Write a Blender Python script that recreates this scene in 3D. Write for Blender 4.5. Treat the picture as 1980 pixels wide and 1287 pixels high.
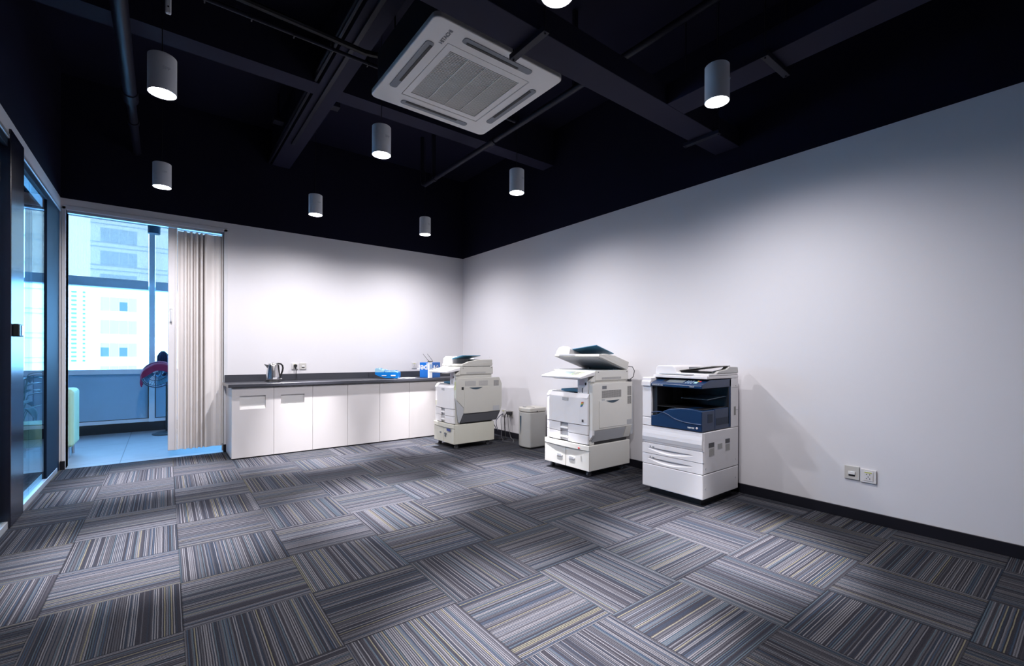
import bpy, bmesh, math, random
from math import sin, cos, pi, radians, sqrt, floor
from mathutils import Vector, Matrix, Euler

random.seed(7)
S = bpy.context.scene
for o in list(bpy.data.objects):
    bpy.data.objects.remove(o, do_unlink=True)
C = S.collection

# ------------------------------------------------------------------ camera
cam_data = bpy.data.cameras.new('camera')
cam = bpy.data.objects.new('camera', cam_data)
C.objects.link(cam)
cam.location = (0, 0, 1.14492)
cam.rotation_euler = (Matrix.Rotation(-0.663596, 4, 'Z') @ Matrix.Rotation(pi/2, 4, 'X') @ Matrix.Rotation(0.002318, 4, 'Z')).to_euler()
cam_data.sensor_fit = 'HORIZONTAL'
cam_data.sensor_width = 36
cam_data.lens = 880.76 * 36 / 1980
cam_data.shift_x = -0.00566
cam_data.shift_y = 0.0216
cam_data.clip_start = 0.05
cam_data.clip_end = 600
S.camera = cam

# ------------------------------------------------------------------ view
S.view_settings.view_transform = 'Standard'
S.view_settings.look = 'None'
S.view_settings.exposure = 0.0
S.view_settings.gamma = 1.0
S.view_settings.use_curve_mapping = False

# ------------------------------------------------------------------ world (hazy bright sky)
w = bpy.data.worlds.new('sky')
S.world = w
w.use_nodes = True
nt = w.node_tree
bg = nt.nodes['Background']
bg.inputs[0].default_value = (0.22, 0.56, 1.0, 1)
bg.inputs[1].default_value = 16.0

# lamp strengths (used by the pendant lamp builder)
CORE_W, SKIRT_W, LENS_E = 1500.0, 115.0, 60.0
LAMP_COL = (0.99, 0.96, 1.0)

XR, YB, ZT, ZB, XL, ZC = 3.832, 6.342, 2.694, 0.0767, -0.79, 3.93

# ------------------------------------------------------------------ materials
MATS = {}
def mat(name, col, rough=0.5, metal=0.0, var=0.06, scale=6.0, bump=0.0, spec=0.5, trans=0.0, alpha=1.0, coat=0.0):
    if name in MATS: return MATS[name]
    m = bpy.data.materials.new(name); m.use_nodes = True
    n = m.node_tree; b = n.nodes['Principled BSDF']
    b.inputs['Roughness'].default_value = rough
    b.inputs['Metallic'].default_value = metal
    b.inputs['Specular IOR Level'].default_value = spec
    b.inputs['Coat Weight'].default_value = coat
    b.inputs['Transmission Weight'].default_value = trans
    tc = n.nodes.new('ShaderNodeTexCoord')
    no = n.nodes.new('ShaderNodeTexNoise'); no.inputs['Scale'].default_value = scale; no.inputs['Detail'].default_value = 4
    n.links.new(tc.outputs['Object'], no.inputs['Vector'])
    mx = n.nodes.new('ShaderNodeMix'); mx.data_type = 'RGBA'
    mx.inputs[6].default_value = tuple(c*(1-var) for c in col) + (1,)
    mx.inputs[7].default_value = tuple(min(1, c*(1+var)) for c in col) + (1,)
    n.links.new(no.outputs['Fac'], mx.inputs[0])
    n.links.new(mx.outputs[2], b.inputs['Base Color'])
    if bump:
        bp = n.nodes.new('ShaderNodeBump'); bp.inputs['Strength'].default_value = bump; bp.inputs['Distance'].default_value = 0.002
        n2 = n.nodes.new('ShaderNodeTexNoise'); n2.inputs['Scale'].default_value = scale*30
        n.links.new(tc.outputs['Object'], n2.inputs['Vector'])
        n.links.new(n2.outputs['Fac'], bp.inputs['Height']); n.links.new(bp.outputs[0], b.inputs['Normal'])
    MATS[name] = m
    return m

def emit(name, col, s):
    m = bpy.data.materials.new(name); m.use_nodes = True
    n = m.node_tree; n.nodes.clear()
    e = n.nodes.new('ShaderNodeEmission'); e.inputs[0].default_value = col + (1,); e.inputs[1].default_value = s
    o = n.nodes.new('ShaderNodeOutputMaterial'); n.links.new(e.outputs[0], o.inputs[0])
    return m

class N:
    """tiny node-maths helper"""
    def __init__(s, m):
        m.use_nodes = True; s.t = m.node_tree; s.n = s.t.nodes; s.l = s.t.links
        s.b = s.n['Principled BSDF']
    def m(s, op, a, b=None, c=None):
        k = s.n.new('ShaderNodeMath'); k.operation = op
        for i, v in enumerate((a, b, c)):
            if v is None: continue
            if isinstance(v, (int, float)): k.inputs[i].default_value = v
            else: s.l.new(v, k.inputs[i])
        return k.outputs[0]

def carpet_material():
    m = bpy.data.materials.new('striped_carpet_tiles'); k = N(m)
    g = k.n.new('ShaderNodeNewGeometry'); sp = k.n.new('ShaderNodeSeparateXYZ'); k.l.new(g.outputs['Position'], sp.inputs[0])
    T = 0.5; a = -0.0055
    x0 = k.m('SUBTRACT', sp.outputs[0], 0.0746); y0 = k.m('SUBTRACT', sp.outputs[1], 2.3366)
    u = k.m('DIVIDE', k.m('ADD', k.m('MULTIPLY', x0, cos(a)), k.m('MULTIPLY', y0, sin(a))), T)
    v = k.m('DIVIDE', k.m('SUBTRACT', k.m('MULTIPLY', y0, cos(a)), k.m('MULTIPLY', x0, sin(a))), T)
    iu = k.m('FLOOR', u); iv = k.m('FLOOR', v)
    fu = k.m('SUBTRACT', u, iu); fv = k.m('SUBTRACT', v, iv)
    par = k.m('FLOORED_MODULO', k.m('ADD', iu, iv), 2.0)        # 0: threads run along x, 1: along y
    def mixf(f, a_, b_):
        return k.m('ADD', k.m('MULTIPLY', a_, k.m('SUBTRACT', 1.0, f)), k.m('MULTIPLY', b_, f))
    s = mixf(par, fv, fu); t = mixf(par, fu, fv)
    # slight wander of the threads
    wn = k.n.new('ShaderNodeTexNoise'); wn.noise_dimensions = '2D'; wn.inputs['Scale'].default_value = 1.0; wn.inputs['Detail'].default_value = 2
    cb0 = k.n.new('ShaderNodeCombineXYZ'); k.l.new(k.m('MULTIPLY', s, 14.0), cb0.inputs[0]); k.l.new(k.m('MULTIPLY', t, 5.0), cb0.inputs[1])
    k.l.new(cb0.outputs[0], wn.inputs['Vector'])
    sw = k.m('ADD', s, k.m('MULTIPLY', k.m('SUBTRACT', wn.outputs['Fac'], 0.5), 0.006))
    idx = k.m('FLOOR', k.m('MULTIPLY', sw, 124.0))
    odd = k.m('FLOORED_MODULO', idx, 2.0)
    hsh = k.m('ADD', k.m('MULTIPLY', iu, 37.0), k.m('MULTIPLY', iv, 91.0))
    cb = k.n.new('ShaderNodeCombineXYZ'); k.l.new(idx, cb.inputs[0]); k.l.new(hsh, cb.inputs[1])
    wh = k.n.new('ShaderNodeTexWhiteNoise'); wh.noise_dimensions = '2D'; k.l.new(cb.outputs[0], wh.inputs['Vector'])
    r = k.n.new('ShaderNodeValToRGB'); r.color_ramp.interpolation = 'CONSTANT'
    stops = [(0, (.024, .024, .031)), (.20, (.036, .035, .043)), (.36, (.024, .029, .042)), (.46, (.060, .060, .070)),
             (.56, (.028, .027, .034)), (.66, (.110, .110, .125)), (.76, (.060, .080, .100)), (.83, (.140, .138, .152)), (.94, (.150, .138, .100)), (.965, (.035, .050, .078))]
    e = r.color_ramp.elements
    e[0].position = 0; e[0].color = stops[0][1] + (1,)
    e[1].position = stops[1][0]; e[1].color = stops[1][1] + (1,)
    for p, c in stops[2:]:
        q = e.new(p); q.color = c + (1,)
    ev = k.m('ADD', 0.42, k.m('MULTIPLY', wh.outputs['Value'], 0.58)); ov = k.m('MULTIPLY', wh.outputs['Value'], 0.62)
    k.l.new(mixf(odd, ev, ov), r.inputs[0])
    # pile noise
    pn = k.n.new('ShaderNodeTexNoise'); pn.inputs['Scale'].default_value = 260; pn.inputs['Detail'].default_value = 1
    k.l.new(g.outputs['Position'], pn.inputs['Vector'])
    pf = k.m('ADD', 0.45, k.m('MULTIPLY', pn.outputs['Fac'], 1.1))
    # seam
    du = k.m('MINIMUM', fu, k.m('SUBTRACT', 1.0, fu)); dv = k.m('MINIMUM', fv, k.m('SUBTRACT', 1.0, fv))
    ds = k.m('MINIMUM', du, dv)
    seam = k.m('GREATER_THAN', ds, 0.006)
    sf = k.m('ADD', 0.62, k.m('MULTIPLY', seam, 0.38))
    # some tiles worn a little lighter
    wt = k.n.new('ShaderNodeTexWhiteNoise'); wt.noise_dimensions = '1D'; k.l.new(hsh, wt.inputs['W'])
    tf = k.m('ADD', 0.85, k.m('MULTIPLY', wt.outputs['Value'], 0.3))
    f = k.m('MULTIPLY', k.m('MULTIPLY', pf, sf), tf)
    vm = k.n.new('ShaderNodeVectorMath'); vm.operation = 'SCALE'
    k.l.new(r.outputs[0], vm.inputs[0]); k.l.new(k.m('MULTIPLY', f, 0.80), vm.inputs['Scale'])
    k.l.new(vm.outputs[0], k.b.inputs['Base Color'])
    k.b.inputs['Roughness'].default_value = 0.85
    k.b.inputs['Specular IOR Level'].default_value = 0.03
    k.b.inputs['Sheen Weight'].default_value = 0.0
    k.b.inputs['Sheen Roughness'].default_value = 0.4
    bp = k.n.new('ShaderNodeBump'); bp.inputs['Strength'].default_value = 0.5; bp.inputs['Distance'].default_value = 0.002
    k.l.new(k.m('ADD', pn.outputs['Fac'], k.m('MULTIPLY', seam, .8)), bp.inputs['Height']); k.l.new(bp.outputs[0], k.b.inputs['Normal'])
    return m

def tile_material():
    m = bpy.data.materials.new('grey_stone_tiles'); k = N(m)
    g = k.n.new('ShaderNodeNewGeometry'); sp = k.n.new('ShaderNodeSeparateXYZ'); k.l.new(g.outputs['Position'], sp.inputs[0])
    T = 1.2
    def edge(o, off):
        u = k.m('DIVIDE', k.m('SUBTRACT', o, off), T); f = k.m('FRACT', u)
        return k.m('MINIMUM', f, k.m('SUBTRACT', 1.0, f))
    d = k.m('MINIMUM', edge(sp.outputs[0], -0.345), edge(sp.outputs[1], 5.3))
    j = k.m('GREATER_THAN', d, 0.0035)
    no = k.n.new('ShaderNodeTexNoise'); no.inputs['Scale'].default_value = 3; no.inputs['Detail'].default_value = 8; no.inputs['Roughness'].default_value = .7
    k.l.new(g.outputs['Position'], no.inputs['Vector'])
    f = k.m('MULTIPLY', k.m('ADD', 0.75, k.m('MULTIPLY', no.outputs['Fac'], 0.5)), k.m('ADD', 0.35, k.m('MULTIPLY', j, 0.65)))
    vm = k.n.new('ShaderNodeVectorMath'); vm.operation = 'SCALE'; vm.inputs[0].default_value = (.26, .28, .31); k.l.new(f, vm.inputs['Scale'])
    k.l.new(vm.outputs[0], k.b.inputs['Base Color'])
    k.b.inputs['Roughness'].default_value = 0.38
    return m

def wall_paint():
    m = bpy.data.materials.new('white_wall_paint'); k = N(m)
    g = k.n.new('ShaderNodeNewGeometry')
    def noise(sc, det, ro=.55):
        no = k.n.new('ShaderNodeTexNoise'); no.inputs['Scale'].default_value = sc; no.inputs['Detail'].default_value = det
        no.inputs['Roughness'].default_value = ro; k.l.new(g.outputs['Position'], no.inputs['Vector']); return no.outputs['Fac']
    big = noise(0.8, 3); sm = noise(24, 6, .7)
    # small scuffs
    vo = k.n.new('ShaderNodeTexVoronoi'); vo.inputs['Scale'].default_value = 5.0; vo.feature = 'F1'
    k.l.new(g.outputs['Position'], vo.inputs['Vector'])
    sc = k.m('MULTIPLY', k.m('LESS_THAN', vo.outputs['Distance'], k.m('MULTIPLY', k.m('SUBTRACT', noise(3.3, 2), .56), .35)), 0.14)
    f = k.m('SUBTRACT', k.m('ADD', 0.93, k.m('ADD', k.m('MULTIPLY', big, 0.06), k.m('MULTIPLY', sm, 0.02))), sc)
    vm = k.n.new('ShaderNodeVectorMath'); vm.operation = 'SCALE'; vm.inputs[0].default_value = (.79, .775, .80); k.l.new(f, vm.inputs['Scale'])
    k.l.new(vm.outputs[0], k.b.inputs['Base Color'])
    k.b.inputs['Roughness'].default_value = 0.6
    k.b.inputs['Specular IOR Level'].default_value = .3
    bp = k.n.new('ShaderNodeBump'); bp.inputs['Strength'].default_value = .12; bp.inputs['Distance'].default_value = .004
    k.l.new(noise(9, 5), bp.inputs['Height']); k.l.new(bp.outputs[0], k.b.inputs['Normal'])
    return m

def grid_material(name, dark, light, sx, sy, sz, duty=0.5, rough=.6):
    """perforated grille: dark holes in a light sheet, in object space"""
    m = bpy.data.materials.new(name); k = N(m)
    tc = k.n.new('ShaderNodeTexCoord'); sp = k.n.new('ShaderNodeSeparateXYZ'); k.l.new(tc.outputs['Object'], sp.inputs[0])
    f = None
    for i, s_ in enumerate((sx, sy, sz)):
        if not s_: continue
        q = k.m('LESS_THAN', k.m('FRACT', k.m('DIVIDE', sp.outputs[i], s_)), duty)
        f = q if f is None else k.m('MULTIPLY', f, q)
    mx = k.n.new('ShaderNodeMix'); mx.data_type = 'RGBA'
    mx.inputs[6].default_value = light + (1,); mx.inputs[7].default_value = dark + (1,)
    k.l.new(f, mx.inputs[0]); k.l.new(mx.outputs[2], k.b.inputs['Base Color'])
    k.b.inputs['Roughness'].default_value = rough
    return m

def glass_material(name, tint, rough=0.0, ior=1.45):
    m = bpy.data.materials.new(name); m.use_nodes = True; n = m.node_tree; n.nodes.clear()
    o = n.nodes.new('ShaderNodeOutputMaterial'); mx = n.nodes.new('ShaderNodeMixShader')
    t = n.nodes.new('ShaderNodeBsdfTransparent'); t.inputs[0].default_value = tint + (1,)
    g = n.nodes.new('ShaderNodeBsdfGlossy'); g.inputs['Roughness'].default_value = rough
    fr = n.nodes.new('ShaderNodeFresnel'); ge = n.nodes.new('ShaderNodeNewGeometry'); mr = n.nodes.new('ShaderNodeMapRange')
    mr.inputs[3].default_value = ior; mr.inputs[4].default_value = 1/ior      # same Fresnel on both faces of the thin pane
    n.links.new(ge.outputs['Backfacing'], mr.inputs[0]); n.links.new(mr.outputs[0], fr.inputs[0])
    n.links.new(fr.outputs[0], mx.inputs[0]); n.links.new(t.outputs[0], mx.inputs[1]); n.links.new(g.outputs[0], mx.inputs[2])
    n.links.new(mx.outputs[0], o.inputs[0])
    return m

def blind_material():
    m = bpy.data.materials.new('sheer_blind_fabric'); m.use_nodes = True; n = m.node_tree; n.nodes.clear()
    o = n.nodes.new('ShaderNodeOutputMaterial'); mx = n.nodes.new('ShaderNodeMixShader'); mx.inputs[0].default_value = 0.55
    t = n.nodes.new('ShaderNodeBsdfTransparent'); t.inputs[0].default_value = (.50, .28, .18, 1)  # warm tint in the fabric colour, balancing out the blue sky light behind
    d = n.nodes.new('ShaderNodeBsdfTranslucent'); d.inputs[0].default_value = (.08, .075, .07, 1)
    wv = n.nodes.new('ShaderNodeTexWave'); wv.inputs['Scale'].default_value = 40; tc = n.nodes.new('ShaderNodeTexCoord')
    n.links.new(tc.outputs['Object'], wv.inputs['Vector'])
    mr = n.nodes.new('ShaderNodeMapRange'); mr.inputs[3].default_value = .5; mr.inputs[4].default_value = .6
    n.links.new(wv.outputs['Fac'], mr.inputs[0]); n.links.new(mr.outputs[0], mx.inputs[0])
    n.links.new(t.outputs[0], mx.inputs[1]); n.links.new(d.outputs[0], mx.inputs[2]); n.links.new(mx.outputs[0], o.inputs[0])
    return m

CARPET = carpet_material(); TILE = tile_material(); WHITE = wall_paint()
BLACKP = mat('black_ceiling_paint', (.0085, .0085, .021), .6, var=.2, scale=2, spec=.08)
BEAMP = mat('dark_beam_paint', (.020, .020, .040), .6, var=.15, scale=2, spec=.08)
PIPEP = mat('dark_pipe_paint', (.016, .017, .030), .45, var=.15, spec=.15)
TRIMW = mat('white_trim_paint', (.72, .73, .76), .4)
BASEB = mat('black_baseboard', (.012, .012, .018), .28, var=.1)
NAVY = mat('dark_navy_frame', (.006, .014, .032), .6, spec=.1)
DOORB = mat('black_lacquered_door', (.012, .013, .024), .22)
ALU = mat('pale_aluminium', (.55, .58, .62), .35, metal=.6)
CAB = mat('white_laminate', (.66, .63, .625), .45, var=.02)
CABREC = mat('white_recess', (.72, .70, .68), .5, var=.02)
CTOP = mat('dark_grey_countertop', (.055, .057, .07), .28, var=.15, scale=80)
ABS = mat('off_white_plastic', (.66, .65, .61), .42, var=.03)
ABSL = mat('light_grey_plastic', (.74, .73, .74), .4, var=.02)
ABSG = mat('grey_plastic', (.42, .43, .45), .45, var=.04)
ABSD = mat('charcoal_plastic', (.06, .062, .072), .5, var=.06)
ABSC = mat('cream_metal', (.60, .59, .51), .4, var=.03)
WHP = mat('white_copier_plastic', (.76, .74, .75), .38, var=.015)
BLK = mat('black_plastic', (.012, .012, .014), .4)
BLUED = mat('deep_blue_plastic', (.005, .028, .088), .28, var=.05)
BLUEL = mat('blue_tray_plastic', (.06, .22, .36), .35, var=.1)
STEEL = mat('brushed_steel', (.62, .60, .60), .22, metal=1.0, var=.05, scale=3)
DARKBL = mat('dark_slate_plastic', (.03, .06, .09), .4)
SCREEN = mat('grey_screen', (.16, .19, .21), .2)
SCREENC = mat('bluish_screen', (.40, .50, .52), .2)
GREEN = mat('green_button', (.02, .30, .10), .4); RED = mat('red_button', (.55, .03, .04), .4); YEL = mat('yellow_button', (.6, .45, .05), .4)
TEAL = mat('pale_teal_button', (.35, .6, .6), .4)
INKB = mat('printed_blue', (.02, .05, .25), .5); INKW = mat('printed_white', (.85, .85, .85), .5)
INKG = mat('printed_grey', (.16, .17, .19), .5)
YLAB = mat('yellow_label', (.55, .58, .12), .5)
RUB = mat('grey_rubber', (.10, .10, .11), .5)
VENT = grid_material('vent_grille', (.10, .10, .10), (.44, .43, .41), 0, .011, .007, .72)
VENTF = grid_material('vent_fine', (.16, .16, .16), (.50, .49, .47), 0, .006, .004, .6)

# ------------------------------------------------------------------ mesh builder
class B:
    def __init__(s): s.bm = bmesh.new(); s.M = None
    def _v(s, pts): return [s.bm.verts.new(p) for p in pts]
    def box(s, x0, x1, y0, y1, z0, z1):
        v = s._v([(x, y, z) for z in (z0, z1) for y in (y0, y1) for x in (x0, x1)])
        for f in ((0, 2, 3, 1), (4, 5, 7, 6), (0, 1, 5, 4), (2, 6, 7, 3), (0, 4, 6, 2), (1, 3, 7, 5)):
            s.bm.faces.new([v[i] for i in f])
        return s
    def prism(s, pts, ax, a, b):
        """polygon extruded along axis ax from a to b; pts are the two other coordinates in xyz order"""
        def mk(p, t):
            return {'x': (t, p[0], p[1]), 'y': (p[0], t, p[1]), 'z': (p[0], p[1], t)}[ax]
        A = s._v([mk(p, a) for p in pts]); Bv = s._v([mk(p, b) for p in pts]); n = len(pts)
        s.bm.faces.new(A[::-1]); s.bm.faces.new(Bv)
        for i in range(n):
            j = (i+1) % n; s.bm.faces.new([A[i], A[j], Bv[j], Bv[i]])
        return s
    def hexa(s, p):
        v = s._v(p)
        for f in ((0, 3, 2, 1), (4, 5, 6, 7), (0, 1, 5, 4), (1, 2, 6, 5), (2, 3, 7, 6), (3, 0, 4, 7)):
            s.bm.faces.new([v[i] for i in f])
        return s
    def sweep(s, pts, r, n=10, caps=True, close=False):
        pts = [Vector(p) for p in pts]; rings = []
        rr = r if isinstance(r, (list, tuple)) else [r]*len(pts)
        up = None
        for i, p in enumerate(pts):
            t = (pts[min(i+1, len(pts)-1)] - pts[max(i-1, 0)]).normalized()
            if up is None:
                up = t.orthogonal().normalized()
            up = (up - t*up.dot(t))
            up = up.normalized() if up.length > 1e-6 else t.orthogonal().normalized()
            bt = t.cross(up)
            rings.append(s._v([p + (up*cos(2*pi*k/n) + bt*sin(2*pi*k/n))*rr[i] for k in range(n)]))
        for a, b in zip(rings, rings[1:]):
            for k in range(n):
                j = (k+1) % n; s.bm.faces.new([a[k], a[j], b[j], b[k]])
        if caps:
            s.bm.faces.new(rings[0][::-1]); s.bm.faces.new(rings[-1])
        return s
    def cyl(s, p0, p1, r, n=20, r1=None):
        return s.sweep([p0, p1], [r, r if r1 is None else r1], n)
    def lathe(s, prof, c=(0, 0, 0), n=32, ax='z'):
        rings = []
        for r, h in prof:
            ring = []
            for k in range(n):
                a = 2*pi*k/n; p = (r*cos(a), r*sin(a), h)
                if ax == 'y': p = (p[0], p[2], p[1])
                if ax == 'x': p = (p[2], p[0], p[1])
                ring.append(s.bm.verts.new((p[0]+c[0], p[1]+c[1], p[2]+c[2])))
            rings.append(ring)
        for a, b in zip(rings, rings[1:]):
            for k in range(n):
                j = (k+1) % n; s.bm.faces.new([a[k], a[j], b[j], b[k]])
        for ring, (r, h) in ((rings[0], prof[0]), (rings[-1], prof[-1])):
            if r > 1e-5: s.bm.faces.new(ring)
        return s
    def grid(s, fn, nu, nv):
        g = [[s.bm.verts.new(fn(i/nu, j/nv)) for j in range(nv+1)] for i in range(nu+1)]
        for i in range(nu):
            for j in range(nv): s.bm.faces.new([g[i][j], g[i+1][j], g[i+1][j+1], g[i][j+1]])
        return s
    def ball(s, c, rx, ry=None, rz=None, n=16):
        ry = ry or rx; rz = rz or rx
        g = bmesh.ops.create_uvsphere(s.bm, u_segments=n, v_segments=max(6, n//2), radius=1)
        for v in g['verts']: v.co = Vector((v.co.x*rx+c[0], v.co.y*ry+c[1], v.co.z*rz+c[2]))
        return s
    def out(s, name, m, parent=None, bevel=0, seg=2, smooth=False, sx=1.0, loc=None, solid=0, subsurf=0):
        if sx != 1.0:
            for v in s.bm.verts: v.co.x *= sx
        bmesh.ops.remove_doubles(s.bm, verts=s.bm.verts, dist=1e-6)
        bmesh.ops.recalc_face_normals(s.bm, faces=s.bm.faces)
        me = bpy.data.meshes.new(name); s.bm.to_mesh(me); s.bm.free()
        o = bpy.data.objects.new(name, me); C.objects.link(o)
        me.materials.append(m)
        if parent: o.parent = parent
        if loc: o.location = loc
        if smooth:
            for p in me.polygons: p.use_smooth = True
            try: me.set_sharp_from_angle(angle=radians(40))
            except Exception: pass
        if solid:
            md = o.modifiers.new('solid', 'SOLIDIFY'); md.thickness = solid; md.offset = 0
        if bevel:
            md = o.modifiers.new('bevel', 'BEVEL'); md.width = bevel; md.segments = seg; md.limit_method = 'ANGLE'; md.angle_limit = radians(30)
        if subsurf:
            md = o.modifiers.new('sub', 'SUBSURF'); md.levels = subsurf; md.render_levels = subsurf
        return o

def tag(o, label, cat, group=None, kind=None):
    o['label'] = label; o['category'] = cat
    if group: o['group'] = group
    if kind: o['kind'] = kind
    return o
def thing(name, label, cat, loc=(0, 0, 0), rz=0, group=None):
    o = bpy.data.objects.new(name, None); C.objects.link(o); o.location = loc; o.rotation_euler = (0, 0, rz); o.empty_display_size = .1
    return tag(o, label, cat, group)
def struct(o):
    o['kind'] = 'structure'; return o
def plabel(o, l):
    o['label'] = l; return o
def copy_tree(o, parent=None):
    c = o.copy(); C.objects.link(c)
    if parent: c.parent = parent
    for ch in list(o.children): copy_tree(ch, c)
    return c
def text(name, body, size, m, parent, loc, rot, depth=.0006, sx=1.0, bold=0):
    cu = bpy.data.curves.new(name, 'FONT'); cu.body = body; cu.size = size; cu.extrude = depth; cu.offset = bold
    cu.align_x = 'CENTER'; cu.align_y = 'CENTER'
    t = bpy.data.objects.new(name+'_tmp', cu); C.objects.link(t)
    bpy.context.view_layer.update()
    me = bpy.data.meshes.new_from_object(t.evaluated_get(bpy.context.evaluated_depsgraph_get()))
    bpy.data.objects.remove(t, do_unlink=True)
    me.materials.clear(); me.materials.append(m); me.name = name
    for v in me.vertices: v.co.x *= sx
    o = bpy.data.objects.new(name, me); C.objects.link(o)
    o.parent = parent; o.location = loc; o.rotation_euler = rot
    return o
FACE_FRONT = (pi/2, 0, 0)          # lettering that faces local -y

# ================================================================== THE SETTING
struct(B().box(XL-.0, XR, -2.6, YB, -.05, 0).out('floor', CARPET))
struct(B().box(-6, XL, 1.5, YB, -.05, 0).out('floor', CARPET))
struct(B().box(-6, 2.2, YB, 8.95, -.05, 0).out('floor', TILE))
struct(B().box(-6.2, XR+.2, -2.8, 9.1, ZC, ZC+.15).out('ceiling', BLACKP))
# right wall (white below, black above)
struct(B().box(XR, XR+.2, -2.8, YB+.2, 0, ZT).out('wall_right', WHITE))
struct(B().box(XR, XR+.2, -2.8, YB+.2, ZT, ZC).out('wall_right', BLACKP))
# back wall with the doorway
DX0, DX1, DZ = -.752, .575, 2.615
struct(B().box(DX1, XR, YB, YB+.15, 0, ZT).out('wall_back', WHITE))
struct(B().box(XL-.06, DX1, YB, YB+.15, DZ, ZT).out('wall_back', WHITE))
struct(B().box(XL-.06, XR, YB, YB+.15, ZT, ZC).out('wall_back', BLACKP))
struct(B().box(XL-.06, DX0-.0, YB, YB+.15, 0, DZ).out('wall_back', WHITE))
# wall behind the camera
struct(B().box(-6.2, XR+.2, -2.8, -2.6, 0, ZC).out('wall_front', WHITE))
# left wall: black above the head strip, white strip, dark glazing frame below
struct(B().box(XL-.12, XL, -2.6, YB, ZT, ZC).out('wall_left', BLACKP))
struct(B().box(XL-.12, XL, -2.6, YB, 2.585, ZT).out('trim_1', TRIMW))
struct(B().box(XL-.12, XL+.004, -2.6, YB, 2.555, 2.585).out('trim_2', ALU, bevel=.003))
struct(B().box(XL-.12, XL, -2.6, 3.2, 0, 2.555).out('wall_left', DOORB))
# doorway lining
struct(B().box(DX0-.03, DX1+.035, YB-.006, YB+.16, DZ-.03, DZ+.012).out('trim_3', TRIMW, bevel=.003))
struct(B().box(DX1, DX1+.035, YB-.006, YB+.16, 0, DZ).out('trim_4', TRIMW, bevel=.003))
struct(B().box(DX0-.03, DX0, YB-.006, YB+.16, .0, DZ).out('trim_5', TRIMW, bevel=.003))
struct(B().box(DX0, DX1, YB+.03, YB+.08, DZ-.055, DZ-.03).out('trim_6', ALU, bevel=.002))
# baseboards
struct(B().box(XR-.014, XR, -2.6, YB, 0, ZB).out('baseboard_right', BASEB, bevel=.002))
struct(B().box(XL, DX0-.002, YB-.02, YB-.001, 0, .085).out('baseboard_back', BASEB, bevel=.002))
struct(B().box(DX1-.004, DX1+.03, YB-.02, YB+.0, 0, .09).out('baseboard_back', BASEB, bevel=.002))
struct(B().box(-2.0, XR, -2.6, -2.586, 0, .08).out('baseboard_front', BASEB, bevel=.002))

# ---- left glazed partition
gl = bpy.data.objects.new('window_1', None); C.objects.link(gl); gl.location = (XL, 5.2, 0); struct(gl)
def lp(x0, x1, y0, y1, z0, z1): return B().box(x0, x1, y0-5.2, y1-5.2, z0, z1)
lp(-.034, -.004, 5.70, YB-.03, 0, 2.555).out('frame_post', NAVY, gl, bevel=.003)
lp(-.034, -.004, 4.2, 5.70, 2.50, 2.555).out('frame_head', NAVY, gl, bevel=.003)
lp(-.075, -.0, 4.2, 6.20, 0, .05).out('bottom_rail', ALU, gl, bevel=.004)
GLASS = glass_material('greenish_glass', (.88, .96, .98), 0.0, 1.3)
lp(-.024, -.014, 4.2, 5.10, .05, 2.50).out('pane', GLASS, gl)
lp(-.024, -.014, 5.105, 5.70, .05, 2.50).out('pane', GLASS, gl)
# black door leaf at the left edge
dr = bpy.data.objects.new('door_1', None); C.objects.link(dr); dr.location = (XL, 4.4, 0); struct(dr)
B().box(-.9, .012, 0, .35, .008, 2.62).out('door_leaf', DOORB, dr, bevel=.004)
hb = B().box(.012, .045, .03, .15, 1.262, 1.345).out('door_handle', BLK, dr, bevel=.006)
B().box(.045, .048, .085, .125, 1.27, 1.337).out('handle_plate', STEEL, hb, bevel=.001)
for z in (.15, .17): pass

# ---- window wall of the room behind
wn = bpy.data.objects.new('window_2', None); C.objects.link(wn); wn.location = (-2, 8.8, 0); struct(wn)
PANELB = mat('grey_blue_panel', (.34, .52, .68), .4, var=.04)
MULL = mat('grey_mullion', (.72, .78, .85), .5)
def wb(x0, x1, y0, y1, z0, z1): return B().box(x0+2, x1+2, y0, y1, z0, z1)
wb(-6, 2.2, -.05, .10, .855, .925).out('sill', MULL, wn, bevel=.003)
wb(-6, 2.2, .02, .12, .19, .855).out('lower_panel', PANELB, wn)
wb(-6, 2.2, .0, .05, .135, .183).out('bottom_rail', MULL, wn, bevel=.002)
wb(-6, 2.2, .02, .10, .183, .192).out('shadow_gap', BLK, wn)
wb(-6, 2.2, -.02, .10, 0, .135).out('plinth', BLK, wn)
wb(-6, 2.2, -.01, .08, 2.10, 2.16).out('transom', MULL, wn, bevel=.003)
wb(-6, 2.2, -.04, .10, 3.10, 3.16).out('head_rail', mat('dark_blue_metal', (.05, .09, .16), .4), wn)
PANE = glass_material('clear_window_glass', (.92, .97, 1.0))
xs = [-5.95, -4.67, -3.39, -2.11, -.83-.0, -.115, 1.165]
xs = [-.115 + 1.28*k for k in range(-4, 2)]
for x in xs:
    wb(x-.035, x+.035, -.03, .09, .135, 3.10).out('mullion', MULL, wn, bevel=.003)
    wb(x-.046, x-.035, .0, .015, .192, .85).out('shadow_gap', BLK, wn)
    wb(x+.035, x+.046, .0, .015, .192, .85).out('shadow_gap', BLK, wn)
for a, b in zip([-6]+xs, xs+[2.2]):
    wb(a+.035, b-.035, .055, .063, .925, 3.10).out('pane', PANE, wn)
struct(B().box(-6, 2.2, 8.8, 8.95, 3.16, ZC).out('wall_back', BLACKP))
struct(B().box(2.2, 2.35, YB+.15, 8.95, 0, ZC).out('wall_right', WHITE))
struct(B().box(-6.2, -6, 1.3, 8.95, 0, ZC).out('wall_left', WHITE))
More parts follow.
